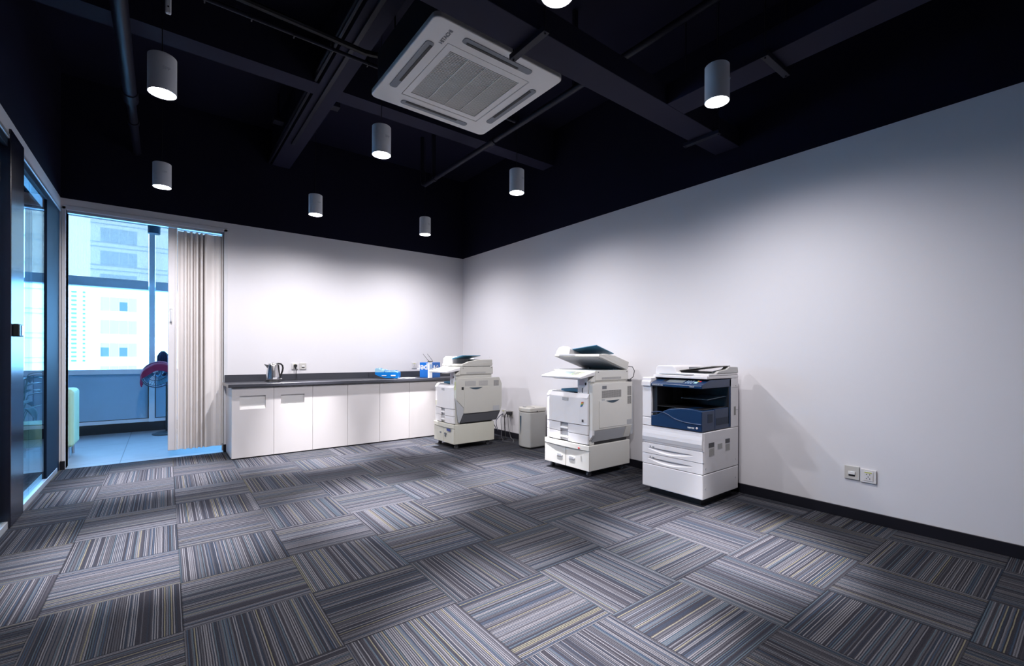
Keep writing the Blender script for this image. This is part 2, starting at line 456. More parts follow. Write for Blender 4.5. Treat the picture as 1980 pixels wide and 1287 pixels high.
struct(B().box(-6, XL-.12, 1.3, 1.5, 0, ZC).out('wall_front', WHITE))
# roller blinds: one per bay
BLIND = blind_material(); BAR = mat('blue_grey_blind_bar', (.62, .68, .76), .5)
SHADELAB = ['sheer grey roller blind lowered halfway, nearest the open folding door',
            'sheer roller blind half lowered in the wide bay seen through the doorway',
            'sheer roller blind half lowered behind the glass partition, right beside the doorway bay',
            'sheer roller blind half lowered far left behind the glass partition',
            'sheer roller blind in the leftmost window bay', 'sheer roller blind in the last window bay']
bays = [(x+.04, x+1.24) for x in xs[:-1]][::-1] 
for i, (a, b) in enumerate(bays[:4]):
    t = thing('roller_blind', SHADELAB[i], 'blind', ((a+b)/2, 8.74, 2.10), 0, 'roller blinds on the far windows')
    hw = (b-a)/2
    B().grid(lambda u, v: (-hw+2*hw*u, 0, .13+.855*v), 1, 1).out('blind_fabric', BLIND, t)
    B().box(-hw, hw, -.018, .018, .0, .13).out('bottom_bar', BAR, t, bevel=.006)
    B().cyl((-hw, 0, .985), (hw, 0, .985), .03).out('roller', BAR, t, smooth=True)

# ================================================================== CEILING SERVICES
tag(B().box(1.075, 1.275, -2.6, YB-.0, 3.5, ZC-.001).out('ceiling_beam', BEAMP), 'dark painted concrete beam running to the back wall left of the air conditioner', 'beam', 'concrete ceiling beams')
tag(B().box(XL, 1.0745, 4.19, 4.385, 3.5, ZC-.001).out('ceiling_beam', BEAMP), 'dark cross beam between the left wall and the long beam', 'beam', 'concrete ceiling beams')
tag(B().box(1.2755, XR, 4.19, 4.385, 3.5, ZC-.001).out('ceiling_beam', BEAMP), 'dark cross beam from the long beam to the right wall, behind the air conditioner', 'beam', 'concrete ceiling beams')

def duct(name, label, x0, x1, y0, y1, z0, z1, straps, axis):
    t = thing(name, label, 'duct', ((x0+x1)/2, (y0+y1)/2, z0), 0, 'metal ducts under the ceiling')
    ox, oy, oz = t.location
    B().box(x0-ox, x1-ox, y0-oy, y1-oy, z0-oz, z1-oz).out('duct_body', BEAMP, t, bevel=.003)
    for p in straps:
        if axis == 'x':
            s = B().box(p-ox-.02, p-ox+.02, y0-oy-.05, y1-oy+.05, -.032, -.001).out('strap_bracket', PIPEP, t, bevel=.002)
            for yy in (y0-oy-.035, y1-oy+.035): B().cyl((p-ox, yy, -.04), (p-ox, yy, ZC-z0), .005, 8).out('hanger_rod', PIPEP, s)
        else:
            s = B().box(x0-ox-.05, x1-ox+.05, p-oy-.02, p-oy+.02, -.032, -.001).out('strap_bracket', PIPEP, t, bevel=.002)
            for xx in (x0-ox-.035, x1-ox+.035): B().cyl((xx, p-oy, -.04), (xx, p-oy, ZC-z0), .005, 8).out('hanger_rod', PIPEP, s)
    return t
duct('metal_duct', 'flat dark duct crossing beside the air conditioner to the right wall', .2, XR-.002, 1.875, 2.085, 2.905, 3.05, (1.62, 3.42), 'x')
duct('metal_duct', 'flat dark duct branching behind the nearest right pendant lamp', 2.79, 3.0, -2.5, 1.874, 2.905, 3.05, (1.2,), 'y')

def pipe(name, label, pts, r, cpts, grp='pipes under the ceiling'):
    t = thing(name, label, 'pipe', pts[0], 0, grp); o = Vector(pts[0])
    P = [Vector(p)-o for p in pts]
    B().sweep(P, r, 14).out('pipe_body', PIPEP, t, smooth=True)
    for a, b, rr in cpts: B().cyl(Vector(a)-o, Vector(b)-o, rr, 16).out('coupling', PIPEP, t, smooth=True)
    return t
pipe('ceiling_pipe', 'thick dark pipe running front to back above the leftmost pendant lamps', [(-.21, -2.5, 3.3), (-.21, 5.0, 3.3)], .046, [((-.21, 4.9, 3.3), (-.21, 5.06, 3.3), .054)])
pipe('ceiling_pipe', 'thinner end length of dark pipe reaching the back wall at left', [(-.21, 5.061, 3.3), (-.21, 5.62, 3.3), (-.21, YB-.002, 3.3)], .035, [((-.21, 5.5, 3.3), (-.21, 5.56, 3.3), .044)])
t = pipe('sprinkler_pipe', 'dark pipe right of the air conditioner with an upturned end near the back wall',
     [(2.63, -2.5, 3.3), (2.63, 5.28, 3.3), (2.63, 5.34, 3.33), (2.63, 5.36, 3.38), (2.63, 5.36, ZC-.001)], .026,
     [((2.63, 3.75, 3.3), (2.63, 3.83, 3.3), .034), ((2.63, 5.0, 3.3), (2.63, 5.05, 3.3), .032), ((2.63, 2.3, 3.3), (2.63, 2.38, 3.3), .034)])
for y in (5.05, 2.62): B().box(-.022, .022, y+2.5-.012, y+2.5+.012, .02, ZC-3.302).out('hanger', PIPEP, t)
t = pipe('conduit_pipe', 'thin dark conduit crossing under the long beam with cables tied to it', [(XL+.002, 3.37, 3.31), (.3, 3.36, 3.31), (1.0, 3.35, 3.305), (2.2, 3.35, 3.31), (2.58, 3.35, 3.31)], .013, [])
for k in range(9):
    x = .2+.25*k; B().box(x-.004, x+.004, -.018, .018, -.02, .05).out('cable_tie', PIPEP, t).location = (.79, -.01, 0)
cab = B().sweep([(XL+.01, 3.30, 3.36), (.2, 3.31, 3.37), (.9, 3.30, 3.35), (1.15, 3.28, 3.33), (1.5, 3.30, 3.40), (2.3, 3.25, 3.36)], .02, 8).out('cable_bundle', BLK, smooth=True)
tag(cab, 'black cable bundle lying along the thin conduit', 'cable')
cd = B().sweep([(1.045, -2.5, 3.52), (1.045, YB-.002, 3.52)], .014, 8).sweep([(1.045, -2.5, 3.57), (1.045, YB-.002, 3.57)], .014, 8).out('cable_conduit', PIPEP, smooth=True)
tag(cd, 'pair of dark conduits fixed to the side of the long beam', 'pipe')
cd = B().box(1.13, 1.165, -2.5, 5.55, 3.478, 3.499).out('cable_trunking', PIPEP, bevel=.003)
tag(cd, 'slim dark trunking under the long beam', 'pipe')
for i, (x, y, l) in enumerate([(.98, 5.42, 'small black junction box beside the far end of the long beam'), (1.36, 4.75, 'small dark detector right of the long beam'), (.9, 2.9, 'dark valve box left of the air conditioner')]):
    t = thing('junction_box', l, 'junction box', (x, y, 3.62), 0, 'junction boxes')
    B().box(-.05, .05, -.05, .05, 0, .05).out('box_body', PIPEP, t, bevel=.004)
    B().cyl((0, 0, .05), (0, 0, ZC-3.621), .01, 8).out('stem', PIPEP, t)
# slim white switch hanging near the camera
t = thing('pull_switch', 'slim white pull switch hanging on a cord above the leftmost pendant lamp', 'switch', (.016, 2.0, 2.33))
B().box(-.0085, .0085, -.008, .008, 0, .12).out('switch_body', mat('white_switch', (.75, .78, .82), .4), t, bevel=.004, seg=3)
B().cyl((0, -.0095, .02), (0, -.0075, .02), .0028, 10).out('indicator', BLK, t)
B().cyl((0, 0, .12), (0, 0, ZC-2.331), .002, 8).out('cord', BLK, t)

# ================================================================== PENDANT LAMPS
LENS = emit('lamp_lens_glow', LAMP_COL, LENS_E)
LAMPB = mat('light_grey_lamp_housing', (.85, .88, .92), .5)
def build_lamp(label):
    t = thing('pendant_lamp', label, 'lamp', (0, 0, 0), 0, 'cylinder pendant lamps')
    r, h = .071, .215
    B().lathe([(r-.006, .012), (r-.003, 0), (r, .0), (r, h), (r-.004, h+.004), (.012, h+.004), (.012, h+.02), (.0, h+.02)], n=40).out('lamp_housing', LAMPB, t, smooth=True)
    B().lathe([(.0, .010), (r-.007, .010), (r-.007, .016), (0, .016)], n=40).out('lens', LENS, t)
    B().cyl((0, 0, h+.02), (0, 0, ZC-2.70-.001), .0025, 8).out('cord', BLK, t)
    text('printed_mark', 'SPP', .026, mat('printed_lamp_grey', (.62, .66, .72), .5), t, (-.045*.0+.02, -r-.0006+.003, .125), (pi/2, 0, .28))
    for nm, wt, ang, bl in (('narrow_beam', CORE_W, 36, 1.0), ('wide_beam', SKIRT_W, 164, 1.0)):
        L = bpy.data.lights.new(nm, 'SPOT'); L.energy = wt; L.color = LAMP_COL; L.spot_size = radians(ang); L.spot_blend = bl; L.shadow_soft_size = .03
        lo = bpy.data.objects.new(nm, L); C.objects.link(lo); lo.parent = t; lo.location = (0, 0, -.032)
    return t
LX = (0.0, 1.347, 2.683); LY = (3.453, 5.385, 1.452)
lamps = [((0, 0), 'large grey cylinder pendant lamp at left, in front of the thick pipe'),
         ((0, 1), 'smaller grey cylinder pendant lamp at left, hanging above the doorway'),
         ((1, 0), 'grey cylinder pendant lamp just below the left corner of the air conditioner'),
         ((1, 1), 'small grey cylinder pendant lamp hanging above the white kettle cabinets'),
         ((2, 0), 'grey cylinder pendant lamp right of the air conditioner, marked with letters'),
         ((2, 1), 'smallest grey cylinder pendant lamp, nearest the back right corner'),
         ((2, 2), 'grey cylinder pendant lamp at right, below the branching duct'),
         ((1, 2), 'glowing pendant lamp cut off by the top edge above the air conditioner')]
L0 = build_lamp(lamps[0][1])
for i, ((a, b), lab) in enumerate(lamps):
    o = L0 if i == 0 else copy_tree(L0)
    o.location = (LX[a], LY[b], 2.70); o['label'] = lab

# ================================================================== AIR CONDITIONER
ac = thing('air_conditioner', 'white square ceiling cassette air conditioner with a slatted grille', 'air conditioner', (1.635, 2.70, 2.98))
ACW = mat('ivory_plastic', (.72, .70, .67), .4, var=.03); ACG = mat('grey_louvre', (.13, .15, .18), .4)
ACK = mat('dark_slot', (.01, .01, .012), .6)
def rrect(hx, hy, r, n=6, cx=0, cy=0):
    pts = []
    for (sx, sy, a0) in ((1, 1, 0), (-1, 1, 90), (-1, -1, 180), (1, -1, 270)):
        for k in range(n+1):
            a = radians(a0+90*k/n); pts.append((cx+sx*(hx-r)+r*cos(a), cy+sy*(hy-r)+r*sin(a)))
    return pts
# panel with four slots cut as separate bars round the centre
def frame_ring(outer, inner, z0, z1, bb):
    n = len(outer)
    def ring(pts, z): return [bb.bm.verts.new((p[0], p[1], z)) for p in pts]
    o0, o1, i0, i1 = ring(outer, z0), ring(outer, z1), ring(inner, z0), ring(inner, z1)
    for k in range(n):
        j = (k+1) % n
        bb.bm.faces.new([o0[k], o0[j], i0[j], i0[k]]); bb.bm.faces.new([o1[k], i1[k], i1[j], o1[j]])
        bb.bm.faces.new([o0[k], o1[k], o1[j], o0[j]]); bb.bm.faces.new([i0[k], i0[j], i1[j], i1[k]])
    return bb
bb = B(); frame_ring(rrect(.475, .495, .045), rrect(.309, .329, .002), 0, .035, bb)
bb.out('fascia', ACW, ac, bevel=.006, seg=3)
bb = B(); frame_ring(rrect(.306, .326, .002), rrect(.262, .278, .002), .002, .03, bb); bb.out('grille_frame', ACW, ac, bevel=.002)
bb = B()
for k in range(42):
    y = -.272+.544*k/41; bb.box(-.262, .262, y-.0028, y+.0028, .006, .016)
for x in (-.13, 0, .13): bb.box(x-.002, x+.002, -.278, .278, .003, .016)
bb.out('grille', ACW, ac)
B().box(-.262, .262, -.278, .278, .018, .022).out('filter', mat('grey_filter', (.20, .20, .20), .7), ac)
B().prism(rrect(.44, .45, .02), 'z', .0355, .30).out('casing', BLK, ac)
for sx, sy, l, wd in ((-1, 0, .57, .052), (1, 0, .57, .052), (0, -1, .51, .052), (0, 1, .55, .052)):
    cx, cy = sx*.395, sy*.415 + 0
    hx, hy = (wd/2, l/2) if sx else (l/2, wd/2)
    s = B().prism(rrect(hx, hy, .02, 5, cx, cy), 'z', -.0035, -.0005).out('louvre_recess', ACG, ac, bevel=.001)
    e = 1 if (sx or sy) else 0
    if sx: B().box(cx+sx*(-.024), cx-sx*.006, -hy+.03, hy-.10, -.0055, -.0036).out('louvre_gap', ACK, s)
    else: B().box(-hx+.03, hx-.10, cy+sy*(-.024), cy-sy*.006, -.0055, -.0036).out('louvre_gap', ACK, s)
text('brand_lettering', 'HITACHI', .033, INKG, ac, (-.345, -.37, -.0012), (pi, 0, -pi/2), sx=1.05, bold=.0006)
for sx in (-1, 1):
    for sy in (-1, 1): B().cyl((sx*.35, sy*.35, .30), (sx*.35, sy*.35, ZC-2.981), .006, 8).out('hanger_rod', PIPEP, ac)

# ================================================================== KITCHEN COUNTER
YC, ZCAB = 5.785, .785
edges = [.597, 1.006, 1.421, 1.831, 2.243, 2.652, 3.06, 3.44, XR-.003]
pos = ['leftmost white base cabinet with a rectangular opening in its door, by the doorway', 'second white base cabinet from the doorway, with a rectangular opening in its door',
       'plain white base cabinet right after the two with openings', 'plain white base cabinet, fourth from the doorway', 'plain white base cabinet under the blue paper pack',
       'plain white base cabinet just left of the far photocopier', 'white base cabinet mostly hidden by the far photocopier', 'white base cabinet in the corner behind the far photocopier']
for i in range(8):
    x0, x1 = edges[i], edges[i+1]; wd = x1-x0
    t = thing('base_cabinet', pos[i], 'cabinet', (x0, YC, 0), 0, 'white base cabinets')
    D = YB-YC-.004
    B().box(.001, wd-.001, .02, D, .012, ZCAB-.001).out('cabinet_body', CAB, t)
    B().box(.001, wd-.001, .012, D-.02, 0, .012).out('toe_strip', BLK, t)
    g = .0016
    if i < 2:
        u0, u1, z0, z1 = (.075, .327, .54, .69) if i == 0 else (.072, .322, .543, .686)
        bb = B(); o_ = [(g, .014), (wd-g, .014), (wd-g, ZCAB-.012), (g, ZCAB-.012)]; n_ = [(u0, z0), (u1, z0), (u1, z1), (u0, z1)]
        bb.box(g, u0, 0, .018, .014, ZCAB-.012); bb.box(u1, wd-g, 0, .018, .014, ZCAB-.012)
        bb.box(u0, u1, 0, .018, .014, z0); bb.box(u0, u1, 0, .018, z1, ZCAB-.012)
        d_ = bb.out('cabinet_door', CAB, t)
        rb = B(); rb.box(u0-.01, u1+.01, .0185, .0195, z0-.01, z1+.01)
        # the pull recess: a sloped floor and a back
        rb.prism([(.001, z0+.001), (.018, z0+.001), (.018, z0+.05)], 'x', u0+.001, u1-.001)
        rb.out('pull_recess', CABREC, d_)
    else:
        B().box(g, wd-g, 0, .018, .014, ZCAB-.012).out('cabinet_door', CAB, t, bevel=.0012)
ct = thing('countertop', 'long dark grey countertop with an upstand on the white base cabinets', 'countertop', (.562, 5.755, ZCAB))
B().box(0, XR-.562-.002, 0, YB-5.755-.003, 0, .038).out('worktop', CTOP, ct, bevel=.006, seg=3)
B().box(.02, 1.725, YB-5.755-.022, YB-5.755-.002, .0385, .118).out('upstand', CTOP, ct, bevel=.002)
B().box(1.73, XR-.562-.003, YB-5.755-.022, YB-5.755-.002, .0385, .118).out('upstand', CTOP, ct, bevel=.002)
ZK = ZCAB+.0385

# kettle
k = thing('electric_kettle', 'brushed steel electric kettle with a black handle on the countertop', 'kettle', (1.045, 6.08, ZK))
kb = B().lathe([(0, 0), (.082, 0), (.086, .006), (.082, .013), (0, .013)], n=40).out('power_base', BLK, k, smooth=True)
B().lathe([(.0, .0135), (.074, .0135), (.0765, .02), (.073, .06), (.066, .12), (.058, .185), (.053, .205), (.048, .212), (.02, .219), (0, .22)], n=48).out('kettle_body', STEEL, k, smooth=True)
B().lathe([(.0765, .014), (.078, .020), (.0765, .024)], n=40).out('base_ring', BLK, k, smooth=True)
B().prism([(-.055, .155), (-.094, .207), (-.088, .209), (-.05, .20)], 'y', -.016, .016).out('spout', STEEL, k, bevel=.004)
B().ball((.0, 0, .222), .014, .014, .006).out('lid_knob', STEEL, k, smooth=True)
bb = B()
pth = [(.035, 0, .208), (.06, 0, .214), (.085, 0, .210), (.104, 0, .190), (.109, 0, .160), (.104, 0, .125), (.092, 0, .090), (.078, 0, .058), (.073, 0, .035)]
for off in (-.009, .009): bb.sweep([(x, off, z) for x, y, z in pth], [.008]*9, 10)
bb.sweep([(x, 0, z) for x, y, z in pth], [.010]*9, 10)
bb.out('handle', BLK, k, smooth=True)
B().prism([(.055, .03), (.081, .03), (.066, .2), (.048, .2)], 'y', -.017, .017).out('handle_spine', BLK, k, bevel=.004)
B().box(-.012, .03, -.079, -.074, .034, .05).out('badge', mat('bright_badge', (.8, .8, .8), .3), k)
B().box(.075, .098, -.012, .006, .026, .038).out('switch', mat('pale_switch', (.7, .7, .7), .4), k, bevel=.003)
kc = B().sweep([(1.13, 6.12, ZK+.006), (1.2, 6.2, ZK+.005), (1.28, 6.22, ZK+.005), (1.345, 6.27, ZK+.007), (1.35, 6.305, ZK+.03), (1.352, 6.315, .93), (1.362, 6.30, .96), (1.342, 6.30, .962)], .0032, 8)
for v in kc.bm.verts: v.co -= Vector((1.045, 6.08, ZK))
kc = kc.out('power_cord', BLK, k, smooth=True)

def socket(name, label, x0, x1, z0, z1, wall, kind, grp='wall sockets'):
    """wall: 'b' back wall plate faces -y ; 'r' right wall plate faces -x"""
    wd, h = abs(x1-x0), z1-z0
    if wall == 'b': t = thing(name, label, 'socket', ((x0+x1)/2, YB, (z0+z1)/2), 0, grp)
    else: t = thing(name, label, 'socket', (XR, (x0+x1)/2, (z0+z1)/2), -pi/2, grp)
    PL = mat('white_socket_plastic', (.72, .70, .70), .35) if kind != 'data' else mat('ivory_socket_plastic', (.58, .56, .53), .35)
    B().box(-wd/2, wd/2, -.011, -.0005, -h/2, h/2).out('face_plate', PL, t, bevel=.003, seg=3)
    if kind == 'data':
        q = B().box(-wd*.23, wd*.23, -.016, -.0112, -h*.13, h*.1).out('port_shutter', mat('bright_shutter', (.8, .8, .8), .3), t, bevel=.002)
        B().box(-wd*.21, wd*.21, -.0125, -.0112, -h*.26, -h*.135).out('port_opening', BLK, t)
    else:
        B().box(-wd*.3, wd*.3, -.0135, -.0112, -h*.34, h*.36).out('socket_insert', PL, t, bevel=.0015)
        B().box(-wd*.22, wd*.22, -.0142, -.0136, h*.24, h*.32).out('label_strip', YLAB, t)
        for sx, sz in ((-.1, .14), (.1, .14), (-.1, -.17), (.1, -.17), (0, -.04)):
            B().box(sx*wd-wd*.026, sx*wd+wd*.026, -.0142, -.0136, sz*h-h*.035, sz*h+h*.035).out('socket_hole', BLK, t)
    return t
socket('wall_socket', 'white wall socket left above the counter, with the kettle plug in it', 1.302, 1.381, .957, 1.036, 'b', 'power')
B().cyl((0, 0, 0), (0, -.03, 0), .019, 20).sweep([(0, -.02, -.005), (.0, -.026, -.03), (.0, -.03, -.045)], [.012, .009, .005], 10).out('plug', BLK, kc, smooth=True, loc=(1.342-1.045, YB-.0145-6.08, 1.003-ZK))
socket('data_socket', 'ivory data socket right of the kettle socket above the counter', 1.398, 1.477, .957, 1.036, 'b', 'data')
socket('wall_socket', 'white wall socket above the counter between the paper pack and the blue box', 2.944, 3.022, .945, 1.034, 'b', 'power')
socket('data_socket', 'ivory data socket low on the right wall, left of a white socket', 1.1195, 1.0305, .279, .372, 'r', 'data')
socket('wall_socket', 'white five hole socket low on the right wall, nearest the camera', 1.0255, .9345, .273, .364, 'r', 'power')
socket('wall_socket', 'low white socket right beside the far photocopier cables', 5.262, 5.165, .285, .375, 'r', 'power')
socket('data_socket', 'low ivory double socket plate left of the paper shredder', 5.10, 5.0, .285, .375, 'r', 'data')

# blue paper pack (soft, slightly slumped) on loose sheets
PACKB = bpy.data.materials.new('blue_white_wrapper'); kk = N(PACKB)
tc = kk.n.new('ShaderNodeTexCoord'); sp = kk.n.new('ShaderNodeSeparateXYZ'); kk.l.new(tc.outputs['Object'], sp.inputs[0])
no = kk.n.new('ShaderNodeTexNoise'); no.inputs['Scale'].default_value = 14; no.inputs['Detail'].default_value = 3; kk.l.new(tc.outputs['Object'], no.inputs['Vector'])
f = kk.m('MULTIPLY', kk.m('GREATER_THAN', no.outputs['Fac'], .47), kk.m('GREATER_THAN', sp.outputs[2], .078))
mx = kk.n.new('ShaderNodeMix'); mx.data_type = 'RGBA'; mx.inputs[6].default_value = (.01, .20, .62, 1); mx.inputs[7].default_value = (.35, .62, .78, 1)
kk.l.new(f, mx.inputs[0]); kk.l.new(mx.outputs[2], kk.b.inputs['Base Color']); kk.b.inputs['Roughness'].default_value = .22
pk = thing('paper_pack', 'blue and white plastic wrapped paper pack lying crooked on loose sheets', 'paper pack', (2.435, 5.99, ZK+.011), radians(-33))
def packf(u, v): return None
bb = B()
bb.box(-.15, .15, -.11, .11, .0, .095)
bmesh.ops.subdivide_edges(bb.bm, edges=bb.bm.edges, cuts=7, use_grid_fill=True)
for v in bb.bm.verts:
    x, y, z = v.co
    pinch = 1-.25*max(0, abs(x)/.15-.75)/.25
    v.co.y *= (.97+.03*pinch)
    lift = .05*max(0, -x/.15)**1.5
    v.co.z = lift + z*pinch + .006*sin(x*60+y*35)*(z > .03) + .004*sin(y*80)
wr = bb.out('wrapper', PACKB, pk, smooth=True, bevel=0)
B().box(.06, .12, -.118, -.112, .025, .04).out('printed_stripe', INKW, pk)
B().box(-.06, 0, -.118, -.112, .028, .036).out('printed_stripe', INKW, pk)
sh = B()
for i in range(4):
    a = radians(-30+i*14); cx, cy = 2.56+.025*i, 5.95-.01*i
    P = [(cx+cos(a)*px-sin(a)*py, cy+sin(a)*px+cos(a)*py) for px, py in ((-.148, -.10), (.148, -.10), (.148, .10), (-.148, .10))]
    sh.prism(P, 'z', ZK+.0005+i*.0014, ZK+.0015+i*.0014)
tag(sh.out('paper_sheets', mat('white_paper', (.8, .8, .82), .6)), 'loose white paper sheets lying under the blue paper pack', 'paper')

# blue paper box with upside-down lettering, turned cornerwise
BOXB = mat('bright_blue_carton', (.01, .17, .62), .35, var=.05); BOXD = mat('darker_blue_carton', (.015, .10, .42), .35)
bx = thing('paper_box', 'bright blue paper carton with upside-down white lettering at the counter end', 'box', (3.005, 5.825, ZK), math.atan2(.535, .845))
B().box(0, .25, 0, .19, 0, .215).out('carton', BOXB, bx, bevel=.003)
t1 = text('carton_lettering', 'Paper', .125, INKW, bx, (-.0009, .085, .135), (pi/2, pi, -pi/2), sx=1.0, bold=.003)
text('carton_lettering', 'per', .05, INKW, bx, (.11, -.0009, .135), (pi/2, pi, 0), bold=.001)
bb = B(); frame_ring([(cos(2*pi*q/24)*.026+.165, sin(2*pi*q/24)*.026+.15) for q in range(24)], [(cos(2*pi*q/24)*.016+.165, sin(2*pi*q/24)*.016+.15) for q in range(24)], 0, .0008, bb)
for v in bb.bm.verts: v.co = Vector((v.co.x, -.0012+v.co.z*.5, v.co.y))
bb.out('printed_ring', INKW, bx)
# white router with two antennas standing before the box
rt = thing('router', 'narrow white router with two thin antennas before the blue carton', 'router', (2.962, 5.782, ZK), radians(20))
B().box(-.035, .035, -.012, .012, 0, .225).out('router_body', mat('white_router_plastic', (.75, .76, .80), .35), rt, bevel=.005, seg=3)
B().box(-.022, .022, -.0135, -.0125, .13, .19).out('front_label', mat('pale_blue_label', (.30, .45, .70), .4), rt)
B().box(-.02, .02, -.0135, -.0125, .10, .115).out('front_label', mat('pink_label', (.6, .35, .45), .4), rt)
B().box(-.04, .045, -.014, .014, .225, .235).out('top_cap', BLK, rt, bevel=.002)
for x in (-.03, .055):
    B().sweep([(x*.7, 0, .236), (x-.01, 0, .245), (x-.10, .01, .335)], [.004, .0035, .0025], 8).out('antenna', mat('dark_grey_antenna', (.12, .12, .12), .4), rt, smooth=True)

# ================================================================== PHOTOCOPIERS (local frame: x along the front, y depth, z up)
def casters(t, pts, r=.024, sx=1.0):
    for (x, y) in pts:
        c = B().cyl((x-.012, y, r), (x+.012, y, r), r, 16).out('caster', RUB, t, smooth=True, sx=sx)
        B().box(x-.018, x+.018, y-.014, y+.014, r*1.0, .06).out('caster_fork', ABSD, c, sx=sx)
        B().cyl((x-.0135, y, r), (x+.0135, y, r), r*.45, 12).out('hub', STEEL, c, sx=sx)

def press(name, label, loc, W, lid_open, body, stand, rainbow):
    """multifunction copier with a left exit bay, on a wheeled two door stand"""
    t = thing(name, label, 'photocopier', loc, -pi/2, 'photocopiers')
    sx = W/.62
    def o(b, nm, m, par=t, **kw): return b.out(nm, m, par, sx=sx, **kw)
    # stand
    st = o(B().box(0, .62, .012, .593, .062, .300), 'stand', stand, bevel=.005)
    o(B().prism([(0, .012), (.62, .012), (.62, -.002), (.45, -.012), (.31, -.015), (.17, -.012), (0, -.002)], 'z', .252, .301), 'stand_rail', stand, bevel=.003)
    for (a, b, hx) in ((.002, .307, .225), (.313, .618, .395)):
        d_ = o(B().box(a, b, 0, .0115, .064, .247), 'stand_door', stand, bevel=.002)
        if rainbow:
            h_ = o(B().prism(rrect(.042, .016, .0155, 6, hx, .158), 'y', -.007, -.0005), 'door_handle', ABSL, d_, bevel=.002)
            o(B().prism(rrect(.030, .009, .0085, 6, hx, .160), 'y', -.0085, -.0071), 'handle_recess', ABSG, h_)
        else:
            o(B().box(hx-.035, hx+.01, -.004, -.0005, .165, .182), 'door_label', INKG, d_)
    if not rainbow:
        o(B().box(.43, .54, -.014, -.012, .215, .245).box(.43, .54, -.0135, -.011, .215, .245), 'stand_sticker', INKB, t)
        o(B().cyl((.36, -.004, .175), (.36, -.012, .175), .012).cyl((.375, -.004, .15), (.375, -.012, .15), .016), 'door_ornament', INKG, t)
    else:
        o(B().ball((.505, -.018, .268), .012, .005, .010), 'red_tab', RED, t, smooth=True)
    casters(t, [(.06, .06), (.56, .06), (.06, .52), (.56, .52)], sx=sx)
    # main body
    mb = B().box(.03, .60, .028, .56, .301, .765)
    o(mb, 'main_body', body, bevel=.006)
    o(B().box(.035, .598, .02, .0275, .303, .308), 'shadow_gap', BLK)
    for (z0, z1) in ((.310, .394), (.399, .483)):
        d_ = o(B().prism([(.031, .027), (.236, .027), (.236, -.004), (.12, .0), (.031, .006)], 'z', z0, z1)
               .prism([(.346, .027), (.596, .027), (.596, .006), (.47, -.002), (.346, -.004)], 'z', z0, z1)
               .box(.236, .346, .018, .027, z0, z1), 'paper_drawer', ABSL, bevel=.002)
        o(B().box(.238, .344, -.006, .018, z0+.026, z0+.046), 'drawer_handle', mat('bright_handle', (.86, .86, .86), .3), d_, bevel=.004)
        o(B().box(.238, .344, .012, .0175, z0+.048, z1-.004), 'handle_recess', ABSG, d_)
    fc = o(B().prism([(.031, .027), (.596, .027), (.596, .004), (.50, -.006), (.31, -.013), (.12, -.006), (.031, .004)], 'z', .488, .742)
      .prism([(.027, .742), (-.004, .742), (.027, .782)], 'x', .033, .594), 'front_cover', ABSL, bevel=.003)
    o(B().box(.275, .355, -.0155, -.0125, .705, .735), 'brand_plate', ABSG, fc)
    if rainbow:
        cols = [(.62, .12, .05), (.65, .45, .08), (.05, .35, .15), (.03, .10, .45)]
        for i, cc in enumerate(cols):
            o(B().prism([(.512+.006*(3-i)*.6, .655+.013*(3-i)), (.548-.004*i, .667+.011*(3-i)), (.554-.004*i, .676+.011*(3-i)), (.516+.006*(3-i)*.6, .667+.013*(3-i))], 'y', -.0075+.0006, -.004),
              'colour_emblem', mat('emblem_%d' % i, cc, .4), fc)
        o(B().box(.53, .55, -.0055, -.003, .515, .54), 'symbol_label', ABSD, fc)
    else:
        o(B().box(.045, .10, -.004, .001, .505, .57), 'symbol_label', ABSC, fc)
    # exit bay floor and blue tray
    et = o(B().prism([(.03, .765), (.46, .765), (.46, .772), (.20, .79), (.03, .785)], 'y', .04, .54), 'exit_tray', ABSL, bevel=.002)
    o(B().prism([(.18, .787), (.455, .787), (.455, .81), (.33, .823), (.18, .81)], 'y', .06, .30), 'exit_tray_stop', BLUEL, bevel=.004)
    # column with panel
    cl = o(B().box(.44, .60, .034, .56, .766, .905), 'control_column', body, bevel=.003)
    o(B().box(.445, .575, .026, .0335, .772, .935), 'column_face', ABSL, bevel=.002)
    o(B().box(.47, .535, .0235, .0255, .86, .915), 'column_label', mat('pale_pink_label', (.66, .56, .58), .5), cl)
    o(B().ball((.55, .025, .875), .011, .003, .014), 'power_switch', BLK, cl)
    o(B().box(.505, .513, .023, .0255, .79, .835), 'card_slot', BLK, cl)
    o(B().box(.03, .46, .50, .56, .79, .905), 'rear_wall', ABSD)
    # scanner bed
    sc = o(B().box(.03, .615, .09, .575, .905, 1.0), 'scanner_unit', body, bevel=.006)
    o(B().prism([(.09, .905), (.09, .96), (.03, .905), (.028, .895), (.09, .895)], 'x', .44, .613), 'scanner_bracket', body, bevel=.003)
    o(B().box(.6155, .617, .18, .46, .915, .935), 'vent', VENTF, sc)
    for yy in (.13, .55): o(B().cyl((.6155, yy, .985), (.6175, yy, .985), .005, 10), 'screw', ABSD, sc)
    o(B().box(.07, .58, .14, .55, 1.0, 1.004), 'platen_glass', SCREEN, sc)
    # tilted control panel
    px0, px1 = (.07, .615)
    pn = o(B().hexa([(px0, -.105, .925), (px1, -.105, .925), (px1, .088, .955), (px0, .088, .955), (px0, -.11, .945), (px1, -.11, .945), (px1, .088, .992), (px0, .088, .992)]), 'control_panel', ABSL, bevel=.005, seg=3)
    sl = (.992-.945)/.198
